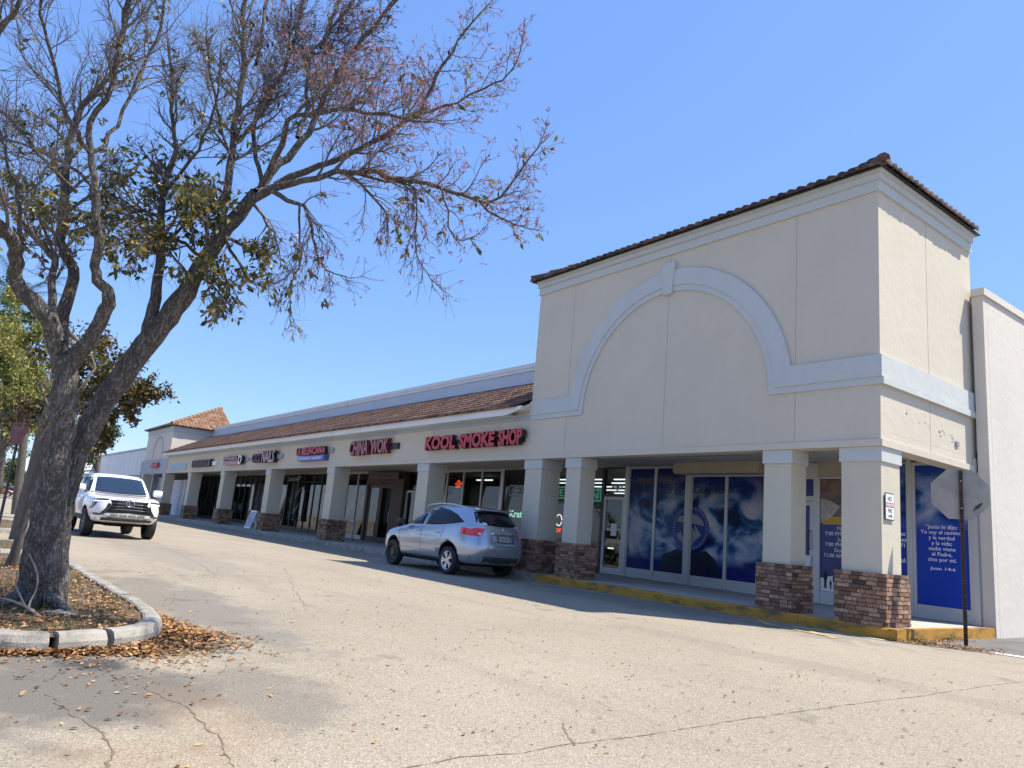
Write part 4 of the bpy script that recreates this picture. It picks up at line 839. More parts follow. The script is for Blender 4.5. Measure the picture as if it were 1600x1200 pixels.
        for x in (1.345, -1.345): wheel(root, x, .79*s_, .345, .215, mat('alloy_silver', (.62, .62, .63), .3, metal=.8) if not bpy.data.materials.get('alloy_silver') else bpy.data.materials['alloy_silver'], 5, s_, False, .965) if not (x > 0 and s_ == 1) else wheel(root, x, .79*s_, .345, .19, mat('black_steel', (.02, .02, .022), .45), 0, s_, True, .965)
    X = -3
    patch(bvh, [[(X, -.54, 1.49), (X, -.3, 1.525), (X, 0, 1.535), (X, .3, 1.525), (X, .54, 1.49)], [(X, -.61, 1.25), (X, -.36, 1.19), (X, 0, 1.175), (X, .36, 1.19), (X, .61, 1.25)]], (1, 0, 0)).build('rear_window', CGL, root, True)
    b = MB(); b.prism([(-1.72, 1.602), (-1.97, 1.575), (-1.99, 1.545), (-1.86, 1.54)], 'y', -.50, .50); b.build('rear_spoiler', paint, root)
    patch(bvh, [[(3.5, -.58, 1.45), (3.5, 0, 1.5), (3.5, .58, 1.45)], [(3.5, -.72, 1.16), (3.5, 0, 1.14), (3.5, .72, 1.16)]], (-1, 0, 0)).build('windscreen', CGL, root, True)
    sm = MB()
    for pts in ([(-.62, .72), (-.3, .71), (0, .705), (.3, .71), (.62, .72)],):
        P1 = []; P2 = []
        for (y, z) in pts: P1.append((X, y*1.0, z)); P2.append((X, y*.985, z+.012))
        q = patch(bvh, [P1, P2], (1, 0, 0), .0015, 1, .002); sm.add(q.v, q.f)
    sm.build('tailgate_seam', SEAM, root)
    patch(bvh, [[(X, -.34, 1.0), (X, 0, 1.005), (X, .34, 1.0)], [(X, -.30, .79), (X, 0, .785), (X, .30, .79)]], (1, 0, 0), .002, 3).build('plate_recess', mat('shaded_recess_paint', (.25, .28, .33), .4, metal=.5), root, True)  # flat patch, body colour darkened to paint a recess's shade
    patch(bvh, [[(X, -.36, 1.025), (X, 0, 1.03), (X, .36, 1.025)], [(X, -.36, .99), (X, 0, .995), (X, .36, .99)]], (1, 0, 0), .016, 2).build('chrome_strip', CHR, root, True)
    pl = patch(bvh, [[(X, -.17, .955), (X, .17, .955)], [(X, -.17, .82), (X, .17, .82)]], (1, 0, 0), .014, 2).build('licence_plate', PLAS, root)
    q = patch(bvh, [[(X, -.155, .942), (X, .155, .942)], [(X, -.155, .833), (X, .155, .833)]], (1, 0, 0), .018, 2, .002).build('plate_face', mat('plate_white_green', (.40, .46, .42), .5), pl)
    g_ = MB()
    for k in range(6): a = -.125+k*.042+(.01 if k > 2 else 0); t = patch(bvh, [[(X, a, .92), (X, a+.026, .92)], [(X, a, .86), (X, a+.026, .86)]], (1, 0, 0), .0195, 1, .001); g_.add(t.v, t.f)
    g_.build('plate_characters', mat('plate_dark_green', (.03, .08, .05), .5), pl)
    b = MB(); b.tube([(-2.36, .07*math.cos(a)*.8, 1.105+.055*math.sin(a)) for a in np.linspace(0, 6.28, 17)], .008, 6); b.tube([(-2.36, -.065, 1.105), (-2.36, .065, 1.105)], .012, 6); b.build('round_badge', CHR, root, True)
    patch(bvh, [[(X, -.76, .47), (X, 0, .455), (X, .76, .47)], [(X, -.74, .285), (X, 0, .28), (X, .74, .285)]], (1, 0, 0), .01, 3).build('bumper_underside', PLAS, root, True)
    patch(bvh, [[(X, .40, 1.24), (X, .50, 1.25)], [(X, .40, 1.20), (X, .50, 1.20)]], (1, 0, 0), .009, 1, .001).build('window_sticker', WHITE, root)
    b = MB(); b.box(-1.9, 1.9, -.6, .6, .2, .3); b.build('underbody', WELL, root)
    for k in kids(root):
        if not k.name.startswith('wheel'): k.location.z += .045
    return root
silver_car()

def white_car():
    root = empty('moving_car', (-21.62, -9.05, 0), R(1.5), 'white boxy four wheel drive car with black grille facing the camera', 'car'); root.scale = (1.09,)*3
    paint = carpaint('white_pearl_paint', (.78, .78, .78), 0, .3)
    rg = [(.42, -2.2, 2.2, .82, 6), (.46, -2.33, 2.36, .88, 6), (.60, -2.42, 2.45, .95, 6), (.80, -2.45, 2.47, .975, 6), (.98, -2.45, 2.46, .975, 5.6), (1.10, -2.44, 2.42, .965, 5.4), (1.155, -2.43, 2.30, .95, 5), (1.20, -2.43, 1.70, .93, 5), (1.225, -2.42, 1.22, .92, 5),
          (1.27, -2.41, 1.08, .895, 8), (1.50, -2.34, .78, .84, 8), (1.72, -2.27, .48, .775, 7.5), (1.80, -2.2, .34, .73, 6), (1.845, -2.05, .15, .62, 4.5), (1.86, -1.7, -.1, .4, 4), (1.865, -1.2, -.5, .15, 3)]
    me, bvh = body_mesh(rg); wh = [(1.45, .82, .40), (-1.40, .82, .40), (1.45, -.82, .40), (-1.40, -.82, .40)]
    me = cut_arches(me, wh, .475, paint, WELL); o = bpy.data.objects.new('body', me); COL.objects.link(o); o.parent = root
    X = 3.2; d = (-1, 0, 0); F = lambda pts: [(X, y, z) for y, z in pts]
    patch(bvh, [F([(-.715, 1.72), (-.35, 1.75), (0, 1.755), (.35, 1.75), (.715, 1.72)]), F([(-.845, 1.30), (-.4, 1.275), (0, 1.265), (.4, 1.275), (.845, 1.30)])], d, .016, 9).build('windscreen', mat('windscreen_glass', (.018, .032, .06), .04, spec=.5), root, True)
    patch(bvh, [F([(-.80, 1.285), (-.4, 1.262), (0, 1.252), (.4, 1.262), (.80, 1.285)]), F([(-.80, 1.25), (-.4, 1.235), (0, 1.23), (.4, 1.235), (.80, 1.25)])], d, .012, 1).build('wiper_cowl', PLAS, root, True)
    # spindle grille
    gr = patch(bvh, [F([(-.52, 1.105), (0, 1.115), (.52, 1.105)]), F([(-.46, .98), (0, .98), (.46, .98)]), F([(-.50, .84), (0, .84), (.50, .84)]), F([(-.62, .70), (0, .735), (.62, .70)])], d, .008, 3).build('grille', mat('grille_black', (.008, .008, .009), .3), root, True)
    b = MB()
    for k, (z, hw) in enumerate(((1.075, .50), (.99, .45), (.91, .46), (.83, .49))): q = patch(bvh, [F([(-hw, z), (0, z+.005), (hw, z)]), F([(-hw, z-.022), (0, z-.017), (hw, z-.022)])], d, .028, 1); b.add(q.v, q.f)
    b.build('grille_bar', mat('grille_bar_dark', (.05, .05, .055), .35), gr, True)
    b = MB(); b.tube([(2.50, .11*math.cos(a), 1.0+.085*math.sin(a)) for a in np.linspace(0, 6.28, 21)], .012, 6); b.tube([(2.50, -.03, 1.055), (2.50, -.05, .97), (2.50, .06, .965)], .012, 6); b.build('oval_badge', CHR, gr, True)
    for s_ in (1, -1):
        G = lambda pts: [(X, y*s_, z) for y, z in pts]
        patch(bvh, [G([(.47, .98), (.56, .98)]), G([(.50, .84), (.60, .84)]), G([(.62, .66), (.74, .66)])], d, .010, 3).build('grille_side_bar', mat('gloss_black', (.01, .01, .011), .15, coat=1) if s_ == 1 else bpy.data.materials['gloss_black'], gr, True)
        patch(bvh, [G([(.55, 1.105), (.75, 1.10), (.93, 1.09)]), G([(.55, 1.055), (.75, 1.045), (.93, 1.04)])], d, .010, 2).build('headlight', bpy.data.materials['gloss_black'], root, True)
        patch(bvh, [G([(.54, 1.045), (.75, 1.035), (.93, 1.03)]), G([(.54, 1.018), (.75, 1.010), (.93, 1.005)])], d, .014, 1).build('running_light', mat('lamp_white', (.8, .8, .8), .2, emit=(1, 1, 1), estr=.4) if s_ == 1 else bpy.data.materials['lamp_white'], root, True)
        patch(bvh, [G([(.80, .995), (.93, .99)]), G([(.84, .9), (.93, .885)]), G([(.89, .80), (.93, .78)])], d, .010, 2).build('headlight', bpy.data.materials['gloss_black'], root, True)
        patch(bvh, [G([(.68, .675), (.80, .69), (.94, .69)]), G([(.68, .63), (.80, .63), (.94, .64)])], d, .010, 2).build('fog_light_slot', bpy.data.materials['gloss_black'], root, True)
    b = MB()
    for k in range(4):
        for j in range(3): y0 = -.46+k*.235; q = patch(bvh, [F([(y0, .685-j*.034), (y0+.2, .685-j*.034)]), F([(y0, .668-j*.034), (y0+.2, .668-j*.034)])], d, .006, 1); b.add(q.v, q.f)
    b.build('lower_vent', mat('vent_grey', (.16, .16, .165), .5), root)
    patch(bvh, [F([(-.95, .575), (-.5, .575), (0, .575), (.5, .575), (.95, .575)]), F([(-.90, .43), (-.5, .425), (0, .42), (.5, .425), (.90, .43)])], d, .012, 4).build('bumper_underside', PLAS, root, True)
    patch(bvh, [F([(-.5, .60), (0, .60), (.5, .60)]), F([(-.5, .50), (0, .50), (.5, .50)])], d, .03, 2).build('skid_plate', mat('skid_dark_grey', (.05, .05, .053), .45), root, True)
    b = MB(); b.box(.2, .9, -.25, .25, .30, .44); b.box(-1.9, 1.9, -.55, .55, .38, .5); b.tube([(1.45, -.7, .4), (1.45, .7, .4)], .06, 8); b.build('underbody', WELL, root)
    for s_ in (1, -1):
        Y = 2.2*s_; dd = (0, -s_, 0); P = lambda pts: [(x, Y, z) for x, z in pts]
        patch(bvh, [P([(.84, 1.34), (.60, 1.55), (.42, 1.67), (.05, 1.71)]), P([(.88, 1.275), (.60, 1.275), (.42, 1.275), (.05, 1.275)])], dd).build('side_window', CGL, root, True)
        patch(bvh, [P([(-.03, 1.71), (-.8, 1.71)]), P([(-.03, 1.275), (-.8, 1.275)])], dd).build('side_window', CGL, root, True)
        patch(bvh, [P([(-.9, 1.71), (-1.9, 1.69)]), P([(-.9, 1.275), (-2.0, 1.30)])], dd).build('side_window', CGL, root, True)
        sm = MB()
        for line in ([(.0, 1.26), (.0, .55)], [(1.0, 1.22), (.98, .55)], [(-.86, 1.26), (-.88, .9)]):
            pts = [(line[0][0]+(line[1][0]-line[0][0])*k/6, line[0][1]+(line[1][1]-line[0][1])*k/6) for k in range(7)]; q = patch(bvh, [P([(x-.008, z) for x, z in pts]), P([(x+.008, z) for x, z in pts])], dd, .0015, 1, .002); sm.add(q.v, q.f)
        sm.build('door_seam', SEAM, root)
        for x in (.12, -.75): h = bvh.ray_cast(Vector((x, Y, 1.1)), Vector(dd))[0]; b = MB(); b.tube([(x+.1, h.y-.01*s_, 1.1), (x+.08, h.y+.04*s_, 1.1), (x-.08, h.y+.04*s_, 1.1), (x-.1, h.y-.01*s_, 1.1)], .018, 8); b.build('door_handle', paint, root, True)
        patch(bvh, [P([(.93, .60), (0, .60), (-.88, .60)]), P([(.93, .45), (0, .45), (-.88, .45)])], dd, .01, 2).build('sill_trim', PLAS, root, True)
        mp = [(-.11, -.06, .06, .10, 4), (-.09, -.09, .10, .135, 5), (.07, -.09, .10, .14, 5), (.10, -.06, .07, .11, 4)]; mm, _ = body_mesh(mp, 24, 1); mm.materials.clear(); mm.materials.append(paint); mo = bpy.data.objects.new('mirror', mm); COL.objects.link(mo); mo.parent = root; mo.location = (.80, 1.07*s_, 1.37)
        for p in mm.polygons: p.use_smooth = True
        b = MB(); b.tube([(.80, .88*s_, 1.26), (.80, 1.02*s_, 1.29)], .03, 6); b.build('mirror_arm', PLAS, mo).matrix_parent_inverse = Matrix.Translation((-.80, -1.07*s_, -1.37))
        b = MB(); b.tube([(.1, .66*s_, 1.84), (0, .67*s_, 1.90), (-1.7, .67*s_, 1.90), (-1.85, .66*s_, 1.83)], .022, 6); b.build('roof_rail', PLAS, root, True)
        for x in (1.45, -1.40): wheel(root, x, .83*s_, .40, .26, mat('dark_alloy', (.06, .06, .065), .4, metal=.6) if not bpy.data.materials.get('dark_alloy') else bpy.data.materials['dark_alloy'], 6, s_)
    return root
white_car()

# ------------------------------------------------------------------ vegetation
BARK = stain_mat('tree_bark', (.062, .054, .048), (.25, .225, .2), .9, scale=(9, 9, 2.6), bump=1.0, bscale=26)
def bark_mat():
    m = BARK; t = m.node_tree; N = t.nodes; L = t.links; b = N['Principled BSDF']
    tc = N.new('ShaderNodeTexCoord'); mp = N.new('ShaderNodeMapping'); mp.inputs['Scale'].default_value = (16, 16, 4); L.new(tc.outputs['Object'], mp.inputs[0])
    v = N.new('ShaderNodeTexVoronoi'); v.feature = 'DISTANCE_TO_EDGE'; L.new(mp.outputs[0], v.inputs['Vector']); v.inputs['Scale'].default_value = 1.6
    bp = N.new('ShaderNodeBump'); bp.inputs['Strength'].default_value = .9; bp.inputs['Distance'].default_value = .035; L.new(v.outputs[0], bp.inputs['Height'])
    old = b.inputs['Normal'].links[0].from_node; L.new(old.outputs[0], bp.inputs['Normal']); L.new(bp.outputs[0], b.inputs['Normal'])
bark_mat()
def lichen():
    m = BARK; t = m.node_tree; N = t.nodes; L = t.links; b = N['Principled BSDF']; src = b.inputs['Base Color'].links[0].from_socket
    tc = N.new('ShaderNodeTexCoord'); mp = N.new('ShaderNodeMapping'); mp.inputs['Scale'].default_value = (34, 34, 13); L.new(tc.outputs['Object'], mp.inputs[0])
    n = N.new('ShaderNodeTexNoise'); n.inputs['Scale'].default_value = 1.5; n.inputs['Detail'].default_value = 5; n.inputs['Roughness'].default_value = .7; L.new(mp.outputs[0], n.inputs[0])
    r = N.new('ShaderNodeMapRange'); r.inputs[1].default_value = .52; r.inputs[2].default_value = .64; r.inputs[4].default_value = .75; L.new(n.outputs[0], r.inputs[0])
    mx = N.new('ShaderNodeMix'); mx.data_type = 'RGBA'; L.new(r.outputs[0], mx.inputs[0]); L.new(src, mx.inputs[6]); mx.inputs[7].default_value = (.30, .275, .245, 1); L.new(mx.outputs[2], b.inputs['Base Color'])
lichen()
BARK2 = stain_mat('grey_smooth_bark', (.105, .092, .08), (.22, .2, .175), .8, scale=(5, 5, 3), bump=.5, bscale=30)
TWIG = mat('twig_bark', (.14, .12, .11), .85, var=.35, vscale=3)
LEAFD = ramp_by_attr('olive_leaf', 'rnd', [(0, (.035, .045, .014)), (.4, (.095, .10, .024)), (.75, (.20, .18, .04)), (1, (.34, .22, .05))], .4, trans=.35)
LEAFY = ramp_by_attr('yellow_green_leaf', 'rnd', [(0, (.06, .085, .018)), (.4, (.18, .20, .04)), (.8, (.32, .31, .07)), (1, (.33, .23, .06))], .6, trans=.3)
LEAFG = ramp_by_attr('green_leaf', 'rnd', [(0, (.012, .035, .008)), (.5, (.035, .085, .018)), (1, (.09, .15, .03))], .55, trans=.25)
LEAFO = ramp_by_attr('russet_leaf', 'rnd', [(0, (.025, .028, .01)), (.5, (.07, .066, .018)), (.8, (.14, .10, .025)), (1, (.25, .14, .03))], .6, trans=.25)
SEED = ramp_by_attr('red_seed_tuft', 'rnd', [(0, (.16, .09, .08)), (.6, (.30, .13, .11)), (1, (.45, .13, .10))], .7, trans=.3)
def rand_unit(n): v = RNG.normal(size=(n, 3)); return v/np.linalg.norm(v, axis=1)[:, None]
def leaf_mesh(name, pos, dirs, size, m, parent, wid=.38, rnd=None):
    n = len(pos); up = rand_unit(n); sd = np.cross(dirs, up); sd /= np.linalg.norm(sd, axis=1)[:, None]+1e-9; nn = np.cross(sd, dirs)
    L = size[:, None]; V = np.empty((n, 4, 3)); V[:, 0] = pos; V[:, 1] = pos+dirs*L*.5+sd*L*wid*.5+nn*L*.08; V[:, 2] = pos+dirs*L; V[:, 3] = pos+dirs*L*.5-sd*L*wid*.5+nn*L*.08
    me = bpy.data.meshes.new(name); me.vertices.add(4*n); me.vertices.foreach_set('co', V.astype(np.float32).ravel()); F = np.arange(4*n, dtype=np.int32)
    me.loops.add(4*n); me.loops.foreach_set('vertex_index', F); me.polygons.add(n); me.polygons.foreach_set('loop_start', np.arange(0, 4*n, 4, dtype=np.int32)); me.polygons.foreach_set('loop_total', np.full(n, 4, dtype=np.int32)); me.update(calc_edges=True)
    a = me.attributes.new('rnd', 'FLOAT', 'FACE'); a.data.foreach_set('value', (RNG.random(n) if rnd is None else rnd).astype(np.float32)); me.materials.append(m)
    o = bpy.data.objects.new(name, me); COL.objects.link(o)
    if parent: o.parent = parent
    return o
def catmull(P, step):
    P = [np.array(p, float) for p in P]; Q = [2*P[0]-P[1]]+P+[2*P[-1]-P[-2]]; out = []
    for i in range(1, len(Q)-2):
        n = max(2, int(np.linalg.norm(Q[i+1][:3]-Q[i][:3])/step))
        for k in range(n):
            t = k/n; a, b, c, d = Q[i-1], Q[i], Q[i+1], Q[i+2]; out.append(.5*(2*b+(c-a)*t+(2*a-5*b+4*c-d)*t*t+(3*b-a-3*c+d)*t**3))
    out.append(P[-1]); return np.array(out)
class Wood:
    def __init__(s): s.V = []; s.F = []; s.n = 0
    def tube(s, P, rad, k):
        P = np.asarray(P); n = len(P); T = np.gradient(P, axis=0); T /= np.linalg.norm(T, axis=1)[:, None]+1e-9
        a = np.cross(T[0], [.3, .5, .8]); a /= np.linalg.norm(a)+1e-9; g = np.arange(k)*2*math.pi/k; c, s_ = np.cos(g)[:, None], np.sin(g)[:, None]
        for i in range(n):
            a = a-T[i]*(a@T[i]); a /= np.linalg.norm(a)+1e-9; b = np.cross(T[i], a); s.V.append(P[i]+(c*a+s_*b)*rad[i])
        j = np.arange(k); j2 = (j+1) % k
        for i in range(n-1): o = s.n+i*k; s.F.append(np.stack([o+j, o+j2, o+k+j2, o+k+j], 1))
        s.n += n*k
    def build(s, name, m, parent):
        V = np.concatenate(s.V).astype(np.float32); F = np.concatenate(s.F).astype(np.int32); nf = len(F); me = bpy.data.meshes.new(name)
        me.vertices.add(len(V)); me.vertices.foreach_set('co', V.ravel()); me.loops.add(4*nf); me.loops.foreach_set('vertex_index', F.ravel()); me.polygons.add(nf)
        me.polygons.foreach_set('loop_start', np.arange(0, 4*nf, 4, dtype=np.int32)); me.polygons.foreach_set('loop_total', np.full(nf, 4, dtype=np.int32)); me.polygons.foreach_set('use_smooth', np.ones(nf, dtype=bool)); me.update(calc_edges=True); me.materials.append(m)
        o = bpy.data.objects.new(name, me); COL.objects.link(o)
        if parent: o.parent = parent
        return o
def grow(wood, p, d, L, r_, lvl, tips, spread=1.0, up=.25, droop=0.0, k=None):
    """a curved shoot that carries side shoots; tips collects (point, direction, level)"""
    n = {1: 7, 2: 5, 3: 3}[lvl]; st = L/n; P = [p]; D = [d]
    for i in range(n):
        d = d+RNG.normal(size=3)*.12+np.array([0, 0, up*.22-droop*.25]); d /= np.linalg.norm(d); p = p+d*st; P.append(p); D.append(d)
    P = np.array(P); rad = np.linspace(r_, r_*.35, n+1); wood.tube(P, rad, {1: 5, 2: 4, 3: 3}[lvl])
    if lvl == 3: tips.append((P[-1], D[-1])); return
    m = max(2, int(L/(.067 if lvl == 1 else .066)))
    for i in range(m):
        t = .15+.85*(i+RNG.random())/m; f = min(n-1e-3, t*n); a = int(f); q = P[a]+(P[a+1]-P[a])*(f-a); dd = D[a]
        s_ = np.cross(dd, RNG.normal(size=3)); s_ /= np.linalg.norm(s_); ang = RNG.uniform(.45, .95)*spread; nd = dd*math.cos(ang)+s_*math.sin(ang)
        grow(wood, q, nd, L*RNG.uniform(.28, .55)*(1.15-.5*t) if lvl == 1 else RNG.uniform(.10, .26), max(.0030, r_*.5*(1-.5*t)), lvl+1, tips, spread, up, droop)
    tips.append((P[-1], D[-1]))

def main_tree():
    base = at(58, 942, 7.53); base.z = .1
    root = empty('tree', base, 0, 'large forked tree with dark furrowed bark and mostly bare reddish crown', 'tree', 'trees in the planted island'); root.location = base
    D0 = 7.53; trunk = Wood(); crown = Wood(); tips = []; B = np.array(base)
    def T(pts, dd=0.0, d0=0.0):
        out = []; n = len(pts)
        for i, (u, v, wpx) in enumerate(pts):
            dep = D0+d0+dd*i/max(1, n-1); q = at(u, v, dep); out.append((q.x-B[0], q.y-B[1], q.z-B[2], wpx*.41*dep/CP['f']))
        return out
    def limb(pts, dd=0, d0=0, k=10, kids=True, w=trunk, start=.3, L=(.5, 1.2), up=.3, droop=0, dens=.098, thick=False):
        Q = catmull(T(pts, dd, d0), .10 if thick else .13); P = Q[:, :3].copy(); rad = Q[:, 3].copy()
        n = len(P); jit = RNG.normal(size=(n, 3))*.010; P[1:-1] += jit[1:-1]
        if thick: rad *= 1+.05*np.sin(np.arange(n)*1.3)+RNG.normal(size=n)*.025
        w.tube(P, np.maximum(rad, .004), k)
        if not kids: return
        seg = np.linalg.norm(np.diff(P, axis=0), axis=1); cum = np.concatenate([[0], np.cumsum(seg)]); tot = cum[-1]; s_ = tot*start
        while s_ < tot:
            i = min(n-2, int(np.searchsorted(cum, s_))-1); i = max(i, 0); t = P[i+1]-P[i]; t /= np.linalg.norm(t)+1e-9; p = P[i]+t*(s_-cum[i])
            a = np.cross(t, RNG.normal(size=3)); a /= np.linalg.norm(a); ang = RNG.uniform(.5, 1.05); nd = t*math.cos(ang)+a*math.sin(ang)
            Ls = RNG.uniform(*L)*(1.05-.75*s_/tot)*(.8 if pts[-1][0] > 700 and pts[-1][1] > 0 else 1); grow(crown, p, nd, Ls, min(max(.006, rad[i]*.45), .02), 1, tips, 1.0, up, droop); s_ += RNG.uniform(.5, 1.5)*dens*(.68 if pts[-1][0] > 420 and pts[-1][1] > -60 else .85)
        d = P[-1]-P[-2]; grow(crown, P[-1], d/np.linalg.norm(d), .22, max(.005, rad[-1]), 1, tips)
    # trunks
    limb([(56, 956, 100), (60, 938, 84), (64, 905, 76), (68, 860, 70), (76, 800, 60), (84, 740, 52), (92, 690, 46), (100, 640, 43), (103, 590, 40), (100, 555, 40)], -.15, 0, 20, False, thick=True)
    limb([(74, 945, 66), (78, 900, 62), (84, 840, 56), (96, 780, 48), (112, 725, 44), (134, 680, 41), (165, 625, 42), (198, 580, 41), (228, 538, 41), (263, 495, 40), (291, 456, 35), (318, 410, 30), (345, 370, 28), (372, 335, 26), (400, 300, 22)], .5, .12, 18, False, thick=True)
    limb([(100, 575, 36), (88, 530, 32), (75, 500, 31), (52, 472, 31), (30, 448, 28), (22, 425, 25), (26, 400, 25), (30, 384, 25)], -.5, -.1, 14, False, thick=True)
    limb([(30, 390, 24), (18, 372, 25), (5, 358, 22), (-20, 335, 18), (-60, 300, 14)], -.6, -.55, 10, True)
    limb([(30, 388, 12), (31, 360, 9), (30, 330, 8), (24, 290, 7), (10, 240, 5), (-5, 190, 4)], -.4, -.55, 8)
    limb([(93, 535, 22), (84, 500, 18), (82, 465, 15), (82, 430, 13), (85, 405, 13), (72, 390, 12), (55, 374, 12), (40, 357, 11), (27, 335, 9), (5, 312, 8), (-20, 290, 6)], .5, -.2, 9)
    limb([(99, 560, 30), (95, 520, 28), (105, 465, 22), (116, 433, 20), (108, 412, 19), (100, 390, 18), (97, 360, 18), (100, 330, 17), (101, 300, 16), (105, 245, 13), (115, 205, 12), (128, 165, 11), (147, 150, 10), (175, 112, 9), (196, 35, 8), (200, -10, 7)], .9, .1, 12)
    limb([(104, 575, 36), (128, 545, 30), (146, 520, 27), (163, 485, 25), (170, 463, 24), (160, 445, 20), (150, 425, 18), (150, 405, 18), (154, 385, 17), (151, 345, 16), (149, 315, 15), (146, 280, 13), (142, 240, 12)], -.4, -.1, 14, False, thick=True)
    limb([(142, 240, 9), (120, 207, 9), (95, 160, 7), (82, 100, 6), (63, 20, 5), (58, -20, 4)], -.7, -.5, 8)
    limb([(142, 240, 11), (140, 190, 11), (165, 155, 10), (185, 88, 9), (196, 21, 8), (206, -25, 7)], -.2, -.5, 9)
    limb([(143, 238, 8), (165, 226, 8), (185, 196, 7), (203, 147, 7), (231, 98, 6), (252, 21, 5), (258, -30, 4)], .5, -.5, 8)
    limb([(222, 545, 26), (234, 510, 25), (240, 480, 22), (246, 450, 19), (250, 418, 17), (252, 365, 15), (251, 320, 13), (255, 297, 11), (273, 231, 8), (268, 175, 7), (268, 112, 6), (262, 60, 4)], .5, .35, 12)
    limb([(252, 345, 8), (230, 330, 7), (205, 333, 6), (190, 345, 4)], -.3, .6, 7)
    limb([(340, 378, 18), (352, 300, 15), (360, 262, 14), (364, 218, 12), (371, 168, 11), (381, 90, 10), (379, 30, 8), (385, -20, 7)], .6, .5, 10)
    limb([(366, 225, 8), (385, 205, 7), (413, 170, 6), (440, 120, 5), (452, 60, 4), (455, 10, 3)], .7, .7, 7)
    limb([(362, 250, 5), (345, 190, 5), (330, 120, 4), (322, 60, 3)], -.6, .6, 6)
    limb([(400, 302, 20), (412, 288, 17), (435, 258, 15), (483, 208, 12), (500, 167, 11), (537, 96, 8), (575, 54, 6), (617, 0, 5), (640, -40, 4)], .9, .6, 9, dens=.15)
    limb([(380, 325, 18), (415, 300, 16), (440, 290, 14), (475, 282, 12), (525, 270, 11), (567, 267, 10), (608, 275, 9), (667, 287, 8), (725, 304, 7), (754, 319, 6), (783, 308, 5), (808, 275, 4), (842, 229, 3)], -.6, .5, 9, dens=.13, start=.25)
    limb([(752, 318, 5), (775, 340, 4), (800, 350, 3), (817, 354, 2.4)], -.2, -.05, 6, L=(.3, .6))
    limb([(430, 290, 14), (475, 268, 13), (525, 250, 11), (583, 221, 9), (650, 179, 8), (667, 154, 7), (692, 100, 6), (717, 62, 4), (750, 21, 3)], .1, .5, 9, dens=.13)
    limb([(645, 182, 6), (692, 167, 5), (733, 150, 4), (771, 133, 4), (800, 112, 3), (812, 83, 2.4)], -.4, .6, 6, L=(.35, .8), dens=.13)
    limb([(408, 290, 12), (440, 225, 11), (450, 190, 9), (485, 178, 8), (537, 171, 8), (575, 177, 7), (625, 183, 5), (670, 190, 3)], -1.0, .5, 8)
    limb([(465, 215, 10), (478, 180, 9), (480, 146, 8), (484, 83, 7), (496, 70, 6), (546, 12, 4), (560, -20, 3)], 1.0, .7, 8)
    limb([(410, 290, 9), (395, 220, 8), (405, 170, 7), (428, 140, 6), (455, 80, 5), (470, 20, 4)], 1.2, .7, 8)
    limb([(425, 298, 11), (450, 314, 9), (475, 321, 7), (487, 354, 6), (490, 387, 5), (508, 421, 3), (540, 432, 2)], -.6, .4, 8, droop=.5, up=-.1, L=(.3, .6))
    limb([(468, 320, 5), (470, 380, 4), (467, 417, 3), (452, 452, 2.4), (455, 490, 2)], .3, .3, 6, droop=.5, up=-.1, L=(.3, .6))
    limb([(560, 272, 6), (600, 283, 5), (640, 290, 4), (652, 317, 3), (650, 392, 2.6), (668, 425, 2), (684, 446, 2)], -.3, .3, 6, droop=.6, up=-.2, L=(.25, .55))
    limb([(540, 270, 6), (575, 300, 5), (602, 330, 4), (605, 365, 3)], .3, .4, 6, droop=.6, up=-.2, L=(.3, .6))
    limb([(690, 293, 4), (700, 330, 3), (708, 372, 2.4), (740, 370, 2)], .2, 0, 6, droop=.5, up=-.1, L=(.25, .5))
    limb([(-40, 90, 16), (-10, 65, 12), (20, 20, 9), (45, -30, 6)], 0, -1.6, 8)
    limb([(120, 300, 8), (75, 255, 7), (30, 200, 6), (-10, 165, 5)], -.8, .3, 7); limb([(150, 300, 8), (110, 262, 6), (60, 235, 5), (0, 215, 4)], .3, -.4, 7)
    limb([(285, 455, 9), (300, 425, 8), (330, 445, 5), (350, 470, 3)], -.5, .5, 7, droop=.5, L=(.3, .6)); limb([(255, 300, 7), (300, 250, 6), (325, 200, 5), (340, 140, 4), (345, 80, 3)], -.5, .6, 7)
    for P_ in ([(318, 408, 9), (290, 380, 7), (262, 370, 5), (240, 385, 3)], [(330, 392, 9), (322, 350, 7), (300, 315, 5), (285, 300, 3)], [(345, 372, 9), (375, 380, 7), (400, 395, 5), (412, 420, 3)], [(320, 408, 8), (350, 430, 6), (358, 458, 4), (350, 480, 3)], [(372, 335, 8), (345, 300, 6), (320, 290, 4)], [(300, 440, 7), (270, 400, 5), (225, 395, 4), (205, 410, 3)], [(390, 310, 8), (410, 335, 6), (430, 365, 4), (436, 390, 3)], [(350, 365, 8), (372, 410, 6), (392, 440, 4)], [(255, 380, 7), (290, 345, 5), (320, 335, 4), (340, 325, 3)], [(250, 400, 6), (215, 375, 5), (190, 380, 4)], [(98, 350, 7), (120, 335, 5), (135, 350, 3)], [(86, 400, 6), (65, 345, 5), (60, 310, 3)], [(152, 390, 6), (175, 370, 5), (195, 375, 3)]):
        limb(P_, RNG.uniform(-.7, .7), .5 if P_[0][0] > 200 else -.1, 6, dens=.13, start=.2, L=(.25, .6), up=0, droop=.3)
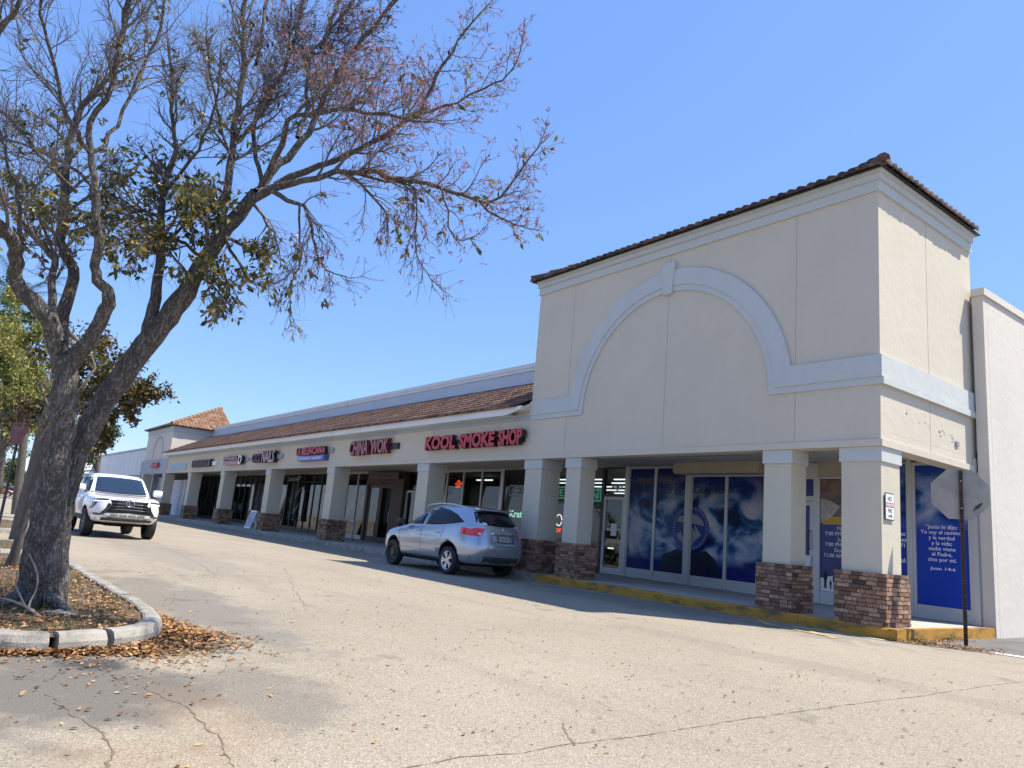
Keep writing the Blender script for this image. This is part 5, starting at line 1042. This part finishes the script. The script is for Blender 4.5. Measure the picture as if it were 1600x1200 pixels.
    # the crown goes on above the picture and throws the dappled shade on the lane
    for (P_, dd_, d0_) in (([(200, -5, 8), (230, -120, 7), (290, -230, 5), (330, -330, 4)], .6, 1.0), ([(206, -20, 8), (170, -140, 7), (130, -260, 5)], .3, -.6), ([(385, -15, 8), (400, -120, 7), (450, -250, 5), (520, -340, 4)], .8, 1.1), ([(546, 10, 7), (600, -90, 6), (680, -170, 5), (760, -220, 3)], .5, 1.6), ([(470, 20, 7), (490, -100, 6), (560, -230, 5), (640, -300, 4)], .8, 1.9), ([(258, -25, 6), (300, -150, 5), (380, -290, 4)], .4, 1.1), ([(640, -40, 5), (720, -110, 4), (820, -150, 3)], .3, 1.5), ([(575, 54, 7), (660, -40, 6), (760, -70, 4)], .8, 1.4), ([(400, 100, 7), (430, -60, 6), (480, -200, 5), (500, -320, 4)], 2.0, 1.6), ([(500, 75, 7), (560, -60, 6), (640, -180, 4)], 2.2, 1.7)):
        limb(P_, dd_, d0_, 7, dens=.12, start=.4, L=(.6, 1.4))
    for (u0, v0, u1, v1) in ((50, 930, -30, 975), (60, 935, 5, 985), (80, 935, 130, 962), (40, 925, -25, 948)):
        limb([(u0, v0, 26), ((u0+u1)/2, (v0+v1)/2+6, 16), (u1, v1+8, 8)], -.3, -.2, 7, False)
    trunk.build('trunk', BARK, root); crown.build('crown', TWIG, root)
    TP = np.array([t[0] for t in tips]); TD = np.array([t[1] for t in tips]); W = TP+B
    # leaves hang where the photo still has them: low round the fork of the leaning trunk and in the left crown; unseen ones above are added for shade
    rel = W-np.array(CC); dep = rel@np.array(CF); u = 800+CP['f']*(rel@np.array(CR))/dep; v = 600-CP['f']*(rel@np.array(CU))/dep
    pr = .7*np.exp(-(((u-335)/105)**2+((v-360)/85)**2))+.26*np.exp(-(((u-240)/85)**2+((v-330)/90)**2))+.22*np.exp(-(((u-70)/95)**2+((v-330)/70)**2))+.35*np.exp(-(((u-360)/60)**2+((v-440)/50)**2))+.008+.03*np.exp(-(((u-200)/200)**2+((v-180)/120)**2))
    pr = np.where(u > 470, .02, pr); pr = np.where(v < -25, .4, pr); sel = np.where(RNG.random(len(W)) < np.clip(pr, 0, .96))[0]  # leaf chance raised on unseen upper crown, added to throw more shade
    k = 5; idx = np.repeat(sel, k); n = len(idx); pos = TP[idx]-TD[idx]*RNG.random((n, 1))*.12+RNG.normal(size=(n, 3))*.02
    dr = TD[idx]*.5+rand_unit(n)*.8+np.array([0, 0, -.55]); dr /= np.linalg.norm(dr, axis=1)[:, None]
    leaf_mesh('foliage', pos, dr, RNG.uniform(.05, .115, n), LEAFD, root, .42)
    sel = np.where((u > 380) & (RNG.random(len(W)) < np.clip((u-330)/280, 0, .85)*np.where(v < 330, 1, .5)*(v > -60)))[0]; idx = np.repeat(sel, 4); n = len(idx)
    dr = TD[idx]+rand_unit(n)*.9; dr /= np.linalg.norm(dr, axis=1)[:, None]; leaf_mesh('seed_tuft', TP[idx]-TD[idx]*RNG.random((n, 1))*.05, dr, RNG.uniform(.025, .075, n), SEED, root, .18)
    sel = np.where((u > 400) & (RNG.random(len(W)) < .006))[0]; n = len(sel)
    leaf_mesh('seed_pod', TP[sel], np.tile([0, 0, -1.], (n, 1))+RNG.normal(size=(n, 3))*.15, RNG.uniform(.06, .11, n), mat('pod_dark', (.025, .015, .015), .7), root, .4)
main_tree()

def small_tree(name, label, pts, depth, blobs, nleaf, lsize, leafm, barkm, seed, twigs=70, group='trees in the planted island'):
    """pts: surveyed trunk (u,v,width px); blobs: crown clumps (u,v,depth offset,radius m)"""
    base = at(pts[0][0], pts[0][1], depth); base.z = .08; B = np.array(base); root = empty(name, base, 0, label, 'tree', group)
    w_ = Wood(); c_ = Wood(); P = [(*(np.array(at(u, v, depth))-B), wpx*.4*depth/CP['f']) for u, v, wpx in pts]; P[0] = (0, 0, -.05, P[0][3]); Q = catmull(P, .25); w_.tube(Q[:, :3], np.maximum(Q[:, 3], .01), 10)
    pos = []; drs = []
    for (u, v, dd, rr, frac) in blobs:
        c = np.array(at(u, v, depth+dd))-B; tips = []
        i = RNG.integers(int(len(Q)*.45), len(Q)); st_ = Q[i, :3]; mid = (st_+c)/2+RNG.normal(size=3)*.2; lb = catmull([st_, mid, c], .3); w_.tube(lb, np.linspace(max(.02, Q[i, 3]*.5), .015, len(lb)), 6)
        for j in range(max(3, int(twigs*frac))):
            d = rand_unit(1)[0]; s_ = lb[RNG.integers(len(lb)//2, len(lb))]; grow(c_, s_, d, rr*RNG.uniform(.5, 1.0), .012, 2, tips, 1, .2)
        n = int(nleaf*frac); p = np.array([t[0] for t in tips]); q = p[RNG.integers(0, len(p), n)]+RNG.normal(size=(n, 3))*rr*.10; pos.append(q); d = rand_unit(n)+np.array([0, 0, -.35]); drs.append(d/np.linalg.norm(d, axis=1)[:, None])
    w_.build('trunk', barkm, root); c_.build('crown', TWIG, root); pos = np.concatenate(pos); drs = np.concatenate(drs); leaf_mesh('foliage', pos, drs, RNG.uniform(.7, 1.3, len(pos))*lsize, leafm, root, .45); return root
small_tree('tree', 'slim grey tree with olive and russet leaves showing right behind the big trunk', [(20, 856, 22), (26, 830, 20), (38, 780, 19), (52, 730, 18), (62, 685, 17), (75, 640, 15), (95, 590, 12), (120, 560, 9)], 17.5,
    [(200, 598, 1, .85, .2), (225, 625, .5, .6, .12), (165, 575, 1, .9, .16), (130, 540, .5, 1.0, .16), (150, 610, 2, .8, .12), (190, 640, .4, .5, .08), (240, 600, .5, .6, .06), (110, 600, 2, .9, .1)], 7500, .13, LEAFO, BARK2, 3, 60)
small_tree('tree', 'thin bare leaning stem close beside the big forked trunk', [(8, 908, 22), (22, 868, 18), (34, 828, 16), (45, 785, 15), (58, 735, 14), (74, 690, 12), (90, 640, 10), (96, 580, 7)], 11.0,
    [(80, 560, .5, .5, .35), (110, 520, .6, .5, .35), (60, 600, .3, .4, .3)], 350, .09, LEAFD, BARK2, 4, 18)
bgsel = [
 ('pale yellow green tree behind the left limbs of the big tree', [(-20, 830, 16), (0, 740, 14), (8, 640, 11), (12, 560, 8)], 30, [(10, 560, 0, 1.7, .18), (50, 530, 1, 1.6, .18), (70, 590, 2, 1.5, .15), (20, 620, 0, 1.6, .15), (80, 640, 1, 1.3, .12), (-20, 500, 0, 1.6, .12), (30, 480, 2, 1.2, .1), (110, 610, 3, 1.6, .15), (130, 660, 3, 1.3, .12), (5, 690, -1, 1.5, .15), (40, 560, -3, 1.5, .15), (85, 530, 0, 1.3, .12)], 9500, .16, LEAFY),
 ('olive leafed tree over the far lane near the left edge', [(-60, 815, 10), (-40, 740, 9), (-10, 690, 7)], 45, [(0, 680, 0, 2.0, .3), (40, 665, 2, 1.6, .25), (60, 620, 3, 1.6, .2), (-10, 620, 0, 2, .25)], 6000, .2, LEAFD),
 ('dense green tree high at the left edge beside palm fronds', [(-50, 815, 10), (-40, 640, 9), (-15, 540, 7)], 40, [(-5, 490, 0, 1.9, .35), (25, 465, 1, 1.0, .15), (-25, 440, 1, 1.8, .3), (10, 520, 0, 1.5, .2)], 6500, .2, LEAFG),
 ('bright green tree glimpsed low between trunk and white car', [(150, 800, 9), (152, 740, 8), (152, 700, 7)], 60, [(152, 665, 0, 2.0, .4), (172, 650, 0, 1.4, .35), (140, 690, 0, 1.6, .25)], 3500, .24, LEAFG)]
for lb, pts, dp, bl, nl, ls, lm in bgsel: small_tree('tree', lb, pts, dp, bl, nl, ls, lm, BARK2, 1, 45, 'trees across the car park')
for i, (u, hgt, dp, lm, lb) in enumerate(((-20, 60, 95, LEAFG, 'distant round green tree at the far left edge'), (12, 46, 120, LEAFD, 'distant dark tree behind the row of far parked cars'), (38, 52, 110, LEAFG, 'distant green tree beside the pale lamp pole'), (62, 42, 135, LEAFD, 'distant low dark tree right of the lamp pole'))):
    small_tree('tree', lb, [(u, 772, 6), (u+1, 750, 5), (u+2, 735, 4)], dp, [(u+rx, 760-hgt*ry, 0, dp*.022, .25) for rx, ry in ((0, .8), (-12, .5), (13, .55), (2, .3))], 1800, dp*.0045, lm, BARK2, 1, 30, 'far trees beyond the car park')
def palm():
    b = at(25, 800, 36); b.z = 0; root = empty('palm_tree', b, 0, 'palm with feathery green fronds behind the left limbs', 'palm'); top = np.array(at(25, 470, 36))-np.array(b); w_ = Wood(); w_.tube(catmull([(0, 0, 0), (top[0]*.4, top[1]*.4+.2, top[2]*.5), tuple(top)], .5), np.linspace(.2, .14, len(catmull([(0, 0, 0), (top[0]*.4, top[1]*.4+.2, top[2]*.5), tuple(top)], .5))), 10); w_.build('trunk', BARK2, root)
    for k in range(22):
        a = k*2.4; el = .2+1.1*(k % 6)/6; d = np.array([math.cos(a)*math.cos(el), math.sin(a)*math.cos(el), math.sin(el)]); P = [top]
        for i in range(9): d = d+np.array([0, 0, -.13]); d /= np.linalg.norm(d); P.append(P[-1]+d*.30)
        mb = MB(); P = np.array(P); mb.tube([tuple(p) for p in P], np.linspace(.025, .008, 10).tolist(), 4)
        for i in range(1, 10):
            for j in range(3):
                for s_ in (1, -1):
                    p = P[i-1]+(P[i]-P[i-1])*j/3; t = P[i]-P[i-1]; t /= np.linalg.norm(t); sd = np.cross(t, [0, 0, 1]); sd /= np.linalg.norm(sd)+1e-6; q = p+(sd*s_*.75+t*.55+np.array([0, 0, -.25]))*.6; mb.add([tuple(p-t*.025), tuple(q), tuple(p+t*.025)], [(0, 1, 2)], 0, .3+.5*random.random())
        mb.r = [r_ or .5 for r_ in mb.r]; mb.build('frond', LEAFG, root)
palm()

# ------------------------------------------------------------------ planted island, litter
ISL = [(-.60, -13.25), (-.42, -12.95), (-.40, -12.70), (-.50, -12.38), (-.72, -12.02), (-1.10, -11.80), (-1.7, -11.67), (-2.6, -11.62), (-4.0, -11.66), (-6, -11.69), (-8.2, -11.72), (-9.2, -11.9), (-9.5, -12.6), (-9.3, -14.2), (-8.5, -14.9), (-5, -15), (-1.4, -14.9), (-.8, -14.2)]
def kerb_loop(name, loop, gaps, wd=.17, h=.15, open_=False):
    Q = catmull([(x, y, 0) for x, y in loop+[loop[0]]], .06)[:, :2]; n = len(Q); T = np.gradient(Q, axis=0); T /= np.linalg.norm(T, axis=1)[:, None]+1e-9; Nn = np.stack([T[:, 1], -T[:, 0]], 1)
    cen = Q.mean(0); 
    if ((Q+Nn*.1-cen)**2).sum() < ((Q-cen)**2).sum(): Nn = -Nn
    cum = np.concatenate([[0], np.cumsum(np.linalg.norm(np.diff(Q, axis=0), axis=1))]); prof = [(0.02, -.1), (0.015, h*.55), (-.015, h*.9), (-.05, h), (-wd+.02, h), (-wd, h-.015), (-wd, -.1)]
    brk = [0]+gaps+[cum[-1]]
    for a, b in zip(brk, brk[1:]):
        ids = [i for i in range(n) if a+.004 <= cum[i] <= b-.004]
        if len(ids) < 2: continue
        mb = MB(); k = len(prof); dz = random.uniform(-.006, .006); dn = random.uniform(-.01, .01)
        for i in ids:
            for o_, z in prof: jz = random.uniform(-.003, .003); mb.v.append((Q[i, 0]+Nn[i, 0]*(o_+dn+jz), Q[i, 1]+Nn[i, 1]*(o_+dn+jz), z+dz+jz))
        for r_ in range(len(ids)-1):
            for c in range(k-1): mb.f.append((r_*k+c, r_*k+c+1, (r_+1)*k+c+1, (r_+1)*k+c))
        mb.f.append(tuple(range(k))); mb.f.append(tuple((len(ids)-1)*k+c for c in range(k))); mb.m = [0]*len(mb.f); mb.r = [0]*len(mb.f)
        tag(mb.build(name, KERB, None, False), kind='structure')
kerb_loop('island_kerb', ISL, [.56, 1.02, 3.9, 6.9, 9.9, 13, 16, 19])
SOIL = mat('dry_soil', (.11, .075, .045), .95, .6, 30, .4, 3)
def bed(name, loop, z):
    me = bpy.data.meshes.new(name); bm = bmesh.new(); c = np.mean(loop, axis=0); vs = [bm.verts.new((c[0]+(x-c[0])*.985, c[1]+(y-c[1])*.93, z)) for x, y in loop]; bm.faces.new(vs); bmesh.ops.triangulate(bm, faces=bm.faces); bm.to_mesh(me); bm.free(); me.materials.append(SOIL); o = bpy.data.objects.new(name, me); COL.objects.link(o); return tag(o, kind='structure')
bed('island_soil', ISL, .115)
ISL2 = [(-10.2, -11.75), (-12.6, -11.5), (-13.2, -12.2), (-13.0, -14), (-10.4, -14.4), (-9.9, -13)]; ISL3 = [(-18.7, -11.4), (-25, -11.0), (-25.6, -12), (-25, -14.6), (-19, -14.6), (-18.3, -13)]
kerb_loop('island_kerb', ISL2, [3]); bed('island_soil', ISL2, .115); kerb_loop('island_kerb', ISL3, [4]); bed('island_soil', ISL3, .115)
from mathutils.geometry import intersect_point_line
def inside(x, y, poly):
    c = False; j = len(poly)-1
    for i in range(len(poly)):
        if (poly[i][1] > y) != (poly[j][1] > y) and x < (poly[j][0]-poly[i][0])*(y-poly[i][1])/(poly[j][1]-poly[i][1])+poly[i][0]: c = not c
        j = i
    return c
LITTER = ramp_by_attr('dry_leaf', 'rnd', [(0, (.07, .035, .015)), (.35, (.20, .09, .03)), (.7, (.36, .18, .06)), (1, (.50, .32, .15))], .8)
pos = []; siz = []
def drop(x, y, z, s_): pos.append((x, y, z)); siz.append(s_)
shr = lambda q: [((x+4.9)*.965-4.9, (y+13.3)*.90-13.3) for x, y in q]
inn = shr(ISL)
while len(pos) < 5200:
    x = -9.4+9*RNG.random()**.6; y = -15+3.4*RNG.random()
    if inside(x, y, inn): drop(x, y, .12+RNG.random()*.025, RNG.uniform(.03, .075))
edge = catmull([(x, y, 0) for x, y in ISL[:9]], .02)
for i in range(9000):
    e = edge[int(RNG.random()**.9*(len(edge)-1))]; nx = edge[min(len(edge)-1, np.abs(edge-e).sum(1).argmin()+1)]-e; nv = np.array([-nx[1], nx[0], 0]); nv /= np.linalg.norm(nv)+1e-9
    c = np.array([-4, -13.2, 0]); nv = nv if (e+nv-c)@(e+nv-c) > (e-c)@(e-c) else -nv
    nose = math.exp(-((e[0]+.9)/.7)**2-((e[1]+11.9)/.5)**2); wd = .07+.34*nose; o = .02+abs(RNG.normal())*wd
    if e[1] < -12.75 and RNG.random() < .6 or e[0] < -2.2 and RNG.random() < .72: continue
    drop(e[0]+nv[0]*o, e[1]+nv[1]*o, .004+RNG.random()*.03*math.exp(-o*4), RNG.uniform(.03, .075))
for i in range(420): drop(-.6+abs(RNG.normal())*1.1*RNG.choice([1, 1, .4]), -12.3+RNG.normal()*.42, .006, RNG.uniform(.02, .06))
for i in range(1500): x = RNG.uniform(-10, 6); drop(x, RNG.uniform(-13.5, -3.5) , .006, RNG.uniform(.018, .05))
for i in range(520): t = RNG.random(); drop(.35+1.1*t+RNG.normal()*.14, .1+.75*t+RNG.normal()*.2, .008+abs(RNG.normal())*.012, RNG.uniform(.03, .08))
for i in range(300): drop(.32+abs(RNG.normal())*.13, RNG.uniform(-.1, 2.4), .008, RNG.uniform(.03, .07))
for i in range(90): drop(RNG.uniform(-9, .2), -.16-abs(RNG.normal())*.04, .008, RNG.uniform(.015, .035))
pos = np.array(pos)
keep = np.array([not (inside(x, y, ISL) and z < .1) for x, y, z in pos]); pos = pos[keep]; siz = np.array(siz)[keep]; n = len(pos); a = RNG.random(n)*6.28; dr = np.stack([np.cos(a), np.sin(a), RNG.normal(size=n)*.22+.1], 1); dr /= np.linalg.norm(dr, axis=1)[:, None]
def flat_leaves(name, pos, dr, siz, m, lift=.12):
    n = len(pos); sd = np.stack([-dr[:, 1], dr[:, 0], RNG.normal(size=n)*.25], 1); sd /= np.linalg.norm(sd, axis=1)[:, None]; L = siz[:, None]; up = np.array([0, 0, 1.]); V = np.empty((n, 4, 3)); V[:, 0] = pos; V[:, 1] = pos+dr*L*.5+sd*L*.26+up*L*lift; V[:, 2] = pos+dr*L; V[:, 3] = pos+dr*L*.5-sd*L*.26+up*L*lift*.6
    V[:, :, 2] = np.maximum(V[:, :, 2], .004)
    me = bpy.data.meshes.new(name); me.from_pydata(V.reshape(-1, 3).tolist(), [], np.arange(4*n).reshape(-1, 4).tolist()); at_ = me.attributes.new('rnd', 'FLOAT', 'FACE'); at_.data.foreach_set('value', RNG.random(n).astype(np.float32)); me.materials.append(m); o = bpy.data.objects.new(name, me); COL.objects.link(o); return o
tag(flat_leaves('leaf_litter', pos, dr, siz, LITTER), 'dry orange brown fallen leaves heaped along the island kerb', 'fallen leaves', kind='stuff')
gp = []
while len(gp) < 5200:
    x = -9.3+9*RNG.random(); y = -14.9+3.3*RNG.random()
    if inside(x, y, inn) and math.sin(x*2.1+1)*math.sin(y*3.1)+.5*math.sin(x*5.3)+RNG.normal()*.4 > .05: gp.append((x, y, .115))
for lp in (ISL2, ISL3):
    m_ = len(gp)+1300; xs_, ys_ = [p[0] for p in lp], [p[1] for p in lp]
    while len(gp) < m_:
        x, y = RNG.uniform(min(xs_)+.25, max(xs_)-.25), RNG.uniform(min(ys_)+.25, max(ys_)-.25)
        if inside(x, y, lp): gp.append((x, y, .115))
for x, y, z in [(.36+RNG.normal()*.05, .45+RNG.normal()*.2, 0.01) for _ in range(160)]+[(.34, 1.75+RNG.normal()*.25, .01) for _ in range(120)]: gp.append((x, y, z))
gp = np.array(gp); n = len(gp); d = RNG.normal(size=(n, 3))*.55+np.array([0, 0, 1.]); d /= np.linalg.norm(d, axis=1)[:, None]
GRASS = ramp_by_attr('dry_grass', 'rnd', [(0, (.05, .075, .018)), (.5, (.12, .13, .03)), (1, (.27, .21, .08))], .7, trans=.2)
tag(leaf_mesh('grass', gp, d, RNG.uniform(.03, .085, n), GRASS, None, .12), 'thin dry grass growing in the planted islands', 'grass', kind='stuff')
# vines, broken log, stones round the trunk foot
tb = at(58, 942, 7.53)
vn = MB()
def up_(u, v, d): q = at(u, v, d); return (q.x, q.y, max(q.z, .13))
vn.tube([tuple(p) for p in catmull([up_(45, 865, 7.0), up_(58, 895, 7.0), up_(57, 920, 6.95), up_(48, 938, 6.9), up_(44, 950, 6.85)], .05)], .008, 5)
vn.tube([tuple(p) for p in catmull([up_(27, 890, 7.05), up_(25, 915, 7.0), up_(35, 938, 6.9), up_(44, 955, 6.8)], .05)], .007, 5)
vn.tube([tuple(p) for p in catmull([up_(-10, 932, 7.0), up_(22, 940, 6.9), up_(44, 950, 6.8), up_(66, 966, 6.7)], .05)], .013, 5)
tag(vn.build('vine', mat('pale_vine_bark', (.24, .19, .15), .9)), 'pale woody vine twisting at the foot of the big trunk', 'vine')
lg = MB(); lg.tube([tuple(p) for p in catmull([up_(-5, 979, 6.45), up_(20, 974, 6.5), up_(44, 970, 6.55), up_(64, 972, 6.5)], .04)], [.02+.012*math.sin(i*.8)**2 for i in range(len(catmull([up_(-5, 979, 6.45), up_(20, 974, 6.5), up_(44, 970, 6.55), up_(64, 972, 6.5)], .04)))], 7)
tag(lg.build('broken_branch', mat('orange_rotten_wood', (.24, .12, .06), .9, .5, 20, .4, 6), smooth=True), 'short orange brown broken branch lying on the island leaves', 'branch')
for i, (u, v, s_) in enumerate(((92, 948, .07), (107, 943, .055), (76, 956, .045), (117, 938, .035))):
    bm = bmesh.new(); bmesh.ops.create_icosphere(bm, subdivisions=2, radius=s_)
    for vv in bm.verts: vv.co *= 1+random.uniform(-.22, .22); vv.co.z *= .5
    me = bpy.data.meshes.new('stone'); bm.to_mesh(me); bm.free(); me.materials.append(bpy.data.materials.get('white_stone') or mat('white_stone', (.27, .25, .225), .9, .5, 40, .3, 12)); o = bpy.data.objects.new('stone', me); COL.objects.link(o); q = at(u, v, 7.0); o.location = (q.x, q.y, .14)
    tag(o, ['largest pale stone chunk right of the big trunk foot', 'second pale stone chunk just right of the largest', 'small pale stone in front of the largest chunk', 'smallest pale stone farthest right of the trunk foot'][i], 'stone', 'pale stones at the trunk foot')
# litter and small things by the shops
af = empty('sandwich_board', (-36.0, .62, .2), R(8), 'white folding sandwich board standing by a far brick column', 'sandwich board')
b = MB(); b.obox((0, -.18, .5), ((1, 0, 0), (0, 1, 0), (0, .3, 1)), (.36, .015, .5)); b.build('front_board', WHITE, af); b = MB(); b.obox((0, .18, .5), ((1, 0, 0), (0, 1, 0), (0, -.3, 1)), (.36, .015, .5)); b.build('rear_board', WHITE, af)
b = MB(); b.obox((0, -.197, .5), ((1, 0, 0), (0, 1, 0), (0, .3, 1)), (.3, .004, .42)); b.build('poster', mat('blue_photo_poster', (.35, .36, .42), .5, var=.6, vscale=8), af)
rl = empty('hand_rail', (-27.9, 2.5, .2), 0, 'thin grey metal rail on the walkway outside the dining window', 'rail')
b = MB(); b.tube([(-1.1, 0, 0), (-1.1, 0, .95), (1.0, 0, .95), (1.0, 0, 0)], .03, 8); b.tube([(-1.1, 0, .45), (1.0, 0, .45)], .022, 8); b.build('rail_frame', ALU, rl, True)
# ------------------------------------------------------------------ far side of the car park
def far_car(u, dep, col, label, rz):
    q = at(u, 772, dep); root = empty('far_car', (q.x, q.y, 0), R(rz), label, 'car', 'cars parked far across the car park')
    rg = [(.25, -2.1, 2.1, .78, 5), (.5, -2.25, 2.25, .88, 5), (.8, -2.25, 2.2, .88, 4.5), (.95, -2.2, 1.2, .85, 4.5), (1.35, -1.7, .2, .68, 4), (1.45, -1.3, -.2, .5, 3.5)]
    me, bvh = body_mesh(rg, 24, 1); wh = [(1.35, .78, .32), (-1.35, .78, .32), (1.35, -.78, .32), (-1.35, -.78, .32)]; me = cut_arches(me, wh, .38, carpaint('far_paint', col), WELL); o = bpy.data.objects.new('body', me); COL.objects.link(o); o.parent = root
    for s_ in (1, -1):
        patch(bvh, [[(.75, 2*s_, 1.05), (.2, 2*s_, 1.3), (-1.3, 2*s_, 1.3)], [(.95, 2*s_, .98), (.2, 2*s_, .98), (-1.7, 2*s_, .98)]], (0, -s_, 0)).build('side_window', CGL, root, True)
        for x in (1.35, -1.35): wheel(root, x, .78*s_, .32, .2, bpy.data.materials['alloy_silver'], 6, s_)
    patch(bvh, [[(3, -.5, 1.3), (3, .5, 1.3)], [(3, -.62, 1.0), (3, .62, 1.0)]], (-1, 0, 0)).build('windscreen', CGL, root, True); patch(bvh, [[(-3, -.5, 1.3), (-3, .5, 1.3)], [(-3, -.62, 1.02), (-3, .62, 1.02)]], (1, 0, 0)).build('rear_window', CGL, root, True)
far_car(13, 105, (.02, .02, .025), 'black car parked far across the car park near left edge', 80); far_car(32, 112, (.55, .56, .58), 'silver car parked far off just left of the lamp pole', 85); far_car(52, 118, (.7, .7, .7), 'white car parked far off just right of the lamp pole', 95); far_car(-6, 100, (.25, .05, .04), 'dark red car parked far off at the very left edge', 85)
q = at(38, 775, 90); lp = empty('lamp_pole', (q.x, q.y, 0), 0, 'pale concrete lamp pole far across the car park', 'lamp pole'); b = MB(); b.tube([(0, 0, 0), (0, 0, 5.2)], [.17, .11], 8); b.build('pole', KERB, lp, True); b = MB(); b.box(-.6, .6, -.15, .15, 5.2, 5.36); b.build('lamp_head', POST, lp)
q = at(18, 765, 150); hb = empty('far_building', (q.x, q.y, 0), R(70), 'low far building with reddish roof beyond the parked cars', 'building'); b = MB(); b.box(-9, 9, -3, 3, 0, 2.6); b.build('wall', CREAM2, hb); b = MB(); b.prism([(-3.6, 2.61), (3.6, 2.61), (0, 4.2)], 'x', -9.6, 9.6); b.build('roof', mat('far_red_roof', (.3, .11, .07), .8, var=.2), hb); b = MB(); b.box(-6, -4, -3.03, -3, .9, 2); b.box(3, 6, -3.03, -3, .9, 2); b.build('window', CGL, hb)
# seated diner behind the glass
def diner():
    V = [(0, 0, .48), (0, .02, .75), (0, .03, 1.0), (0, .02, 1.08), (0, -.01, 1.17), (0, -.03, 1.30), (.10, -.02, .46), (.13, -.42, .47), (.13, -.44, .08), (.13, -.58, .04), (-.10, -.02, .46), (-.13, -.42, .47), (-.13, -.44, .08), (-.13, -.58, .04), (.20, .03, 1.0), (.25, -.02, .76), (.14, -.26, .74), (-.20, .03, 1.0), (-.25, -.02, .76), (-.14, -.26, .74)]
    Rr = [.14, .13, .14, .06, .085, .095, .09, .07, .045, .04, .09, .07, .045, .04, .065, .05, .035, .065, .05, .035]
    E_ = [(0, 1), (1, 2), (2, 3), (3, 4), (4, 5), (0, 6), (6, 7), (7, 8), (8, 9), (0, 10), (10, 11), (11, 12), (12, 13), (2, 14), (14, 15), (15, 16), (2, 17), (17, 18), (18, 19)]
    me = bpy.data.meshes.new('body'); me.from_pydata(V, E_, []); o = bpy.data.objects.new('tmp', me); COL.objects.link(o); o.modifiers.new('k', 'SKIN'); sv = me.skin_vertices[0].data
    for i, r_ in enumerate(Rr): sv[i].radius = (r_, r_)
    sv[0].use_root = True; m2 = o.modifiers.new('s', 'SUBSURF'); m2.levels = 2; dg = bpy.context.evaluated_depsgraph_get(); me2 = bpy.data.meshes.new_from_object(o.evaluated_get(dg)); bpy.data.objects.remove(o)
    sk, sh_, jn = mat('skin_tone', (.14, .08, .055), .6), mat('blue_shirt', (.03, .06, .13), .8), mat('dark_trousers', (.02, .02, .03), .8)
    for q_ in (sk, sh_, jn): me2.materials.append(q_)
    for p in me2.polygons:
        c = p.center; p.use_smooth = True; p.material_index = 0 if c.z > 1.10 or (c.y < -.16 and .66 < c.z < .9) else (2 if c.z < .52 else 1)
    root = empty('person', (-32.5, 4.95, .2), R(150), 'person in a blue shirt seated behind the dining window', 'person'); root.scale = (1.12,)*3; ob = bpy.data.objects.new('body', me2); COL.objects.link(ob); ob.parent = root
    h = MB(); lathe(h, [(.02, .0), (.085, .02), (.118, .09), (.115, .15), (.08, .21), (0, .235)], 0, 14); h.v = [(x, z_*.95, y) for x, y, z_ in h.v]; ho = h.build('hair', INK, root, True); ho.location = (0, -.01, 1.19)
    ch = empty('dining_chair', (-32.5, 4.95, .2), R(150), 'dark dining chair under the seated person', 'chair'); b = MB(); b.box(-.22, .22, -.25, .22, .36, .41); b.build('seat', BLKF, ch); b = MB(); b.box(-.22, .22, .20, .24, .41, .9); b.build('backrest', BLKF, ch)
    for x in (-.2, .2):
        for y in (-.22, .2): b = MB(); b.box(x-.018, x+.018, y-.018, y+.018, 0, .36); b.build('leg', BLKF, ch)
diner()
# every loose piece of these parts becomes a part of its own
def split_pieces(names):
    for o in list(bpy.data.objects):
        if o.type != 'MESH' or o.name.split('.')[0] not in names or o.parent is None: continue
        bm = bmesh.new(); bm.from_mesh(o.data); bm.verts.ensure_lookup_table(); seen = set(); isl = []
        for v in bm.verts:
            if v.index in seen: continue
            st_ = [v]; seen.add(v.index); g_ = []
            while st_:
                q = st_.pop(); g_.append(q.index)
                for e in q.link_edges:
                    w_ = e.other_vert(q)
                    if w_.index not in seen: seen.add(w_.index); st_.append(w_)
            isl.append(g_)
        bm.free()
        if len(isl) < 2: continue
        me = o.data; base = o.name.split('.')[0]; V = [tuple(v.co) for v in me.vertices]; mid = [p.material_index for p in me.polygons]; P_ = [tuple(p.vertices) for p in me.polygons]; sm = [p.use_smooth for p in me.polygons]
        own = {}
        for k, g_ in enumerate(isl):
            for i in g_: own[i] = k
        at_ = me.attributes.get('rnd'); rv = [d.value for d in at_.data] if at_ else None
        for k, g_ in enumerate(isl):
            ix = {i: n for n, i in enumerate(g_)}; ids = [i for i, p in enumerate(P_) if own[p[0]] == k]
            m2 = bpy.data.meshes.new(base); m2.from_pydata([V[i] for i in g_], [], [tuple(ix[j] for j in P_[i]) for i in ids])
            for q in me.materials: m2.materials.append(q)
            m2.polygons.foreach_set('material_index', np.array([mid[i] for i in ids], dtype=np.int32)); m2.polygons.foreach_set('use_smooth', np.array([sm[i] for i in ids], dtype=bool))
            if rv: a2 = m2.attributes.new('rnd', 'FLOAT', 'FACE'); a2.data.foreach_set('value', np.array([rv[i] for i in ids], dtype=np.float32))
            m2.update()
            if k == 0: o.data = m2
            else: c = bpy.data.objects.new(base, m2); COL.objects.link(c); c.parent = o.parent; c.location = o.location; c.rotation_euler = o.rotation_euler; c.scale = o.scale
split_pieces({'control_joint', 'mullion', 'bracket', 'bolt', 'ceiling_light', 'conduit', 'hip_tile', 'small_letter'})
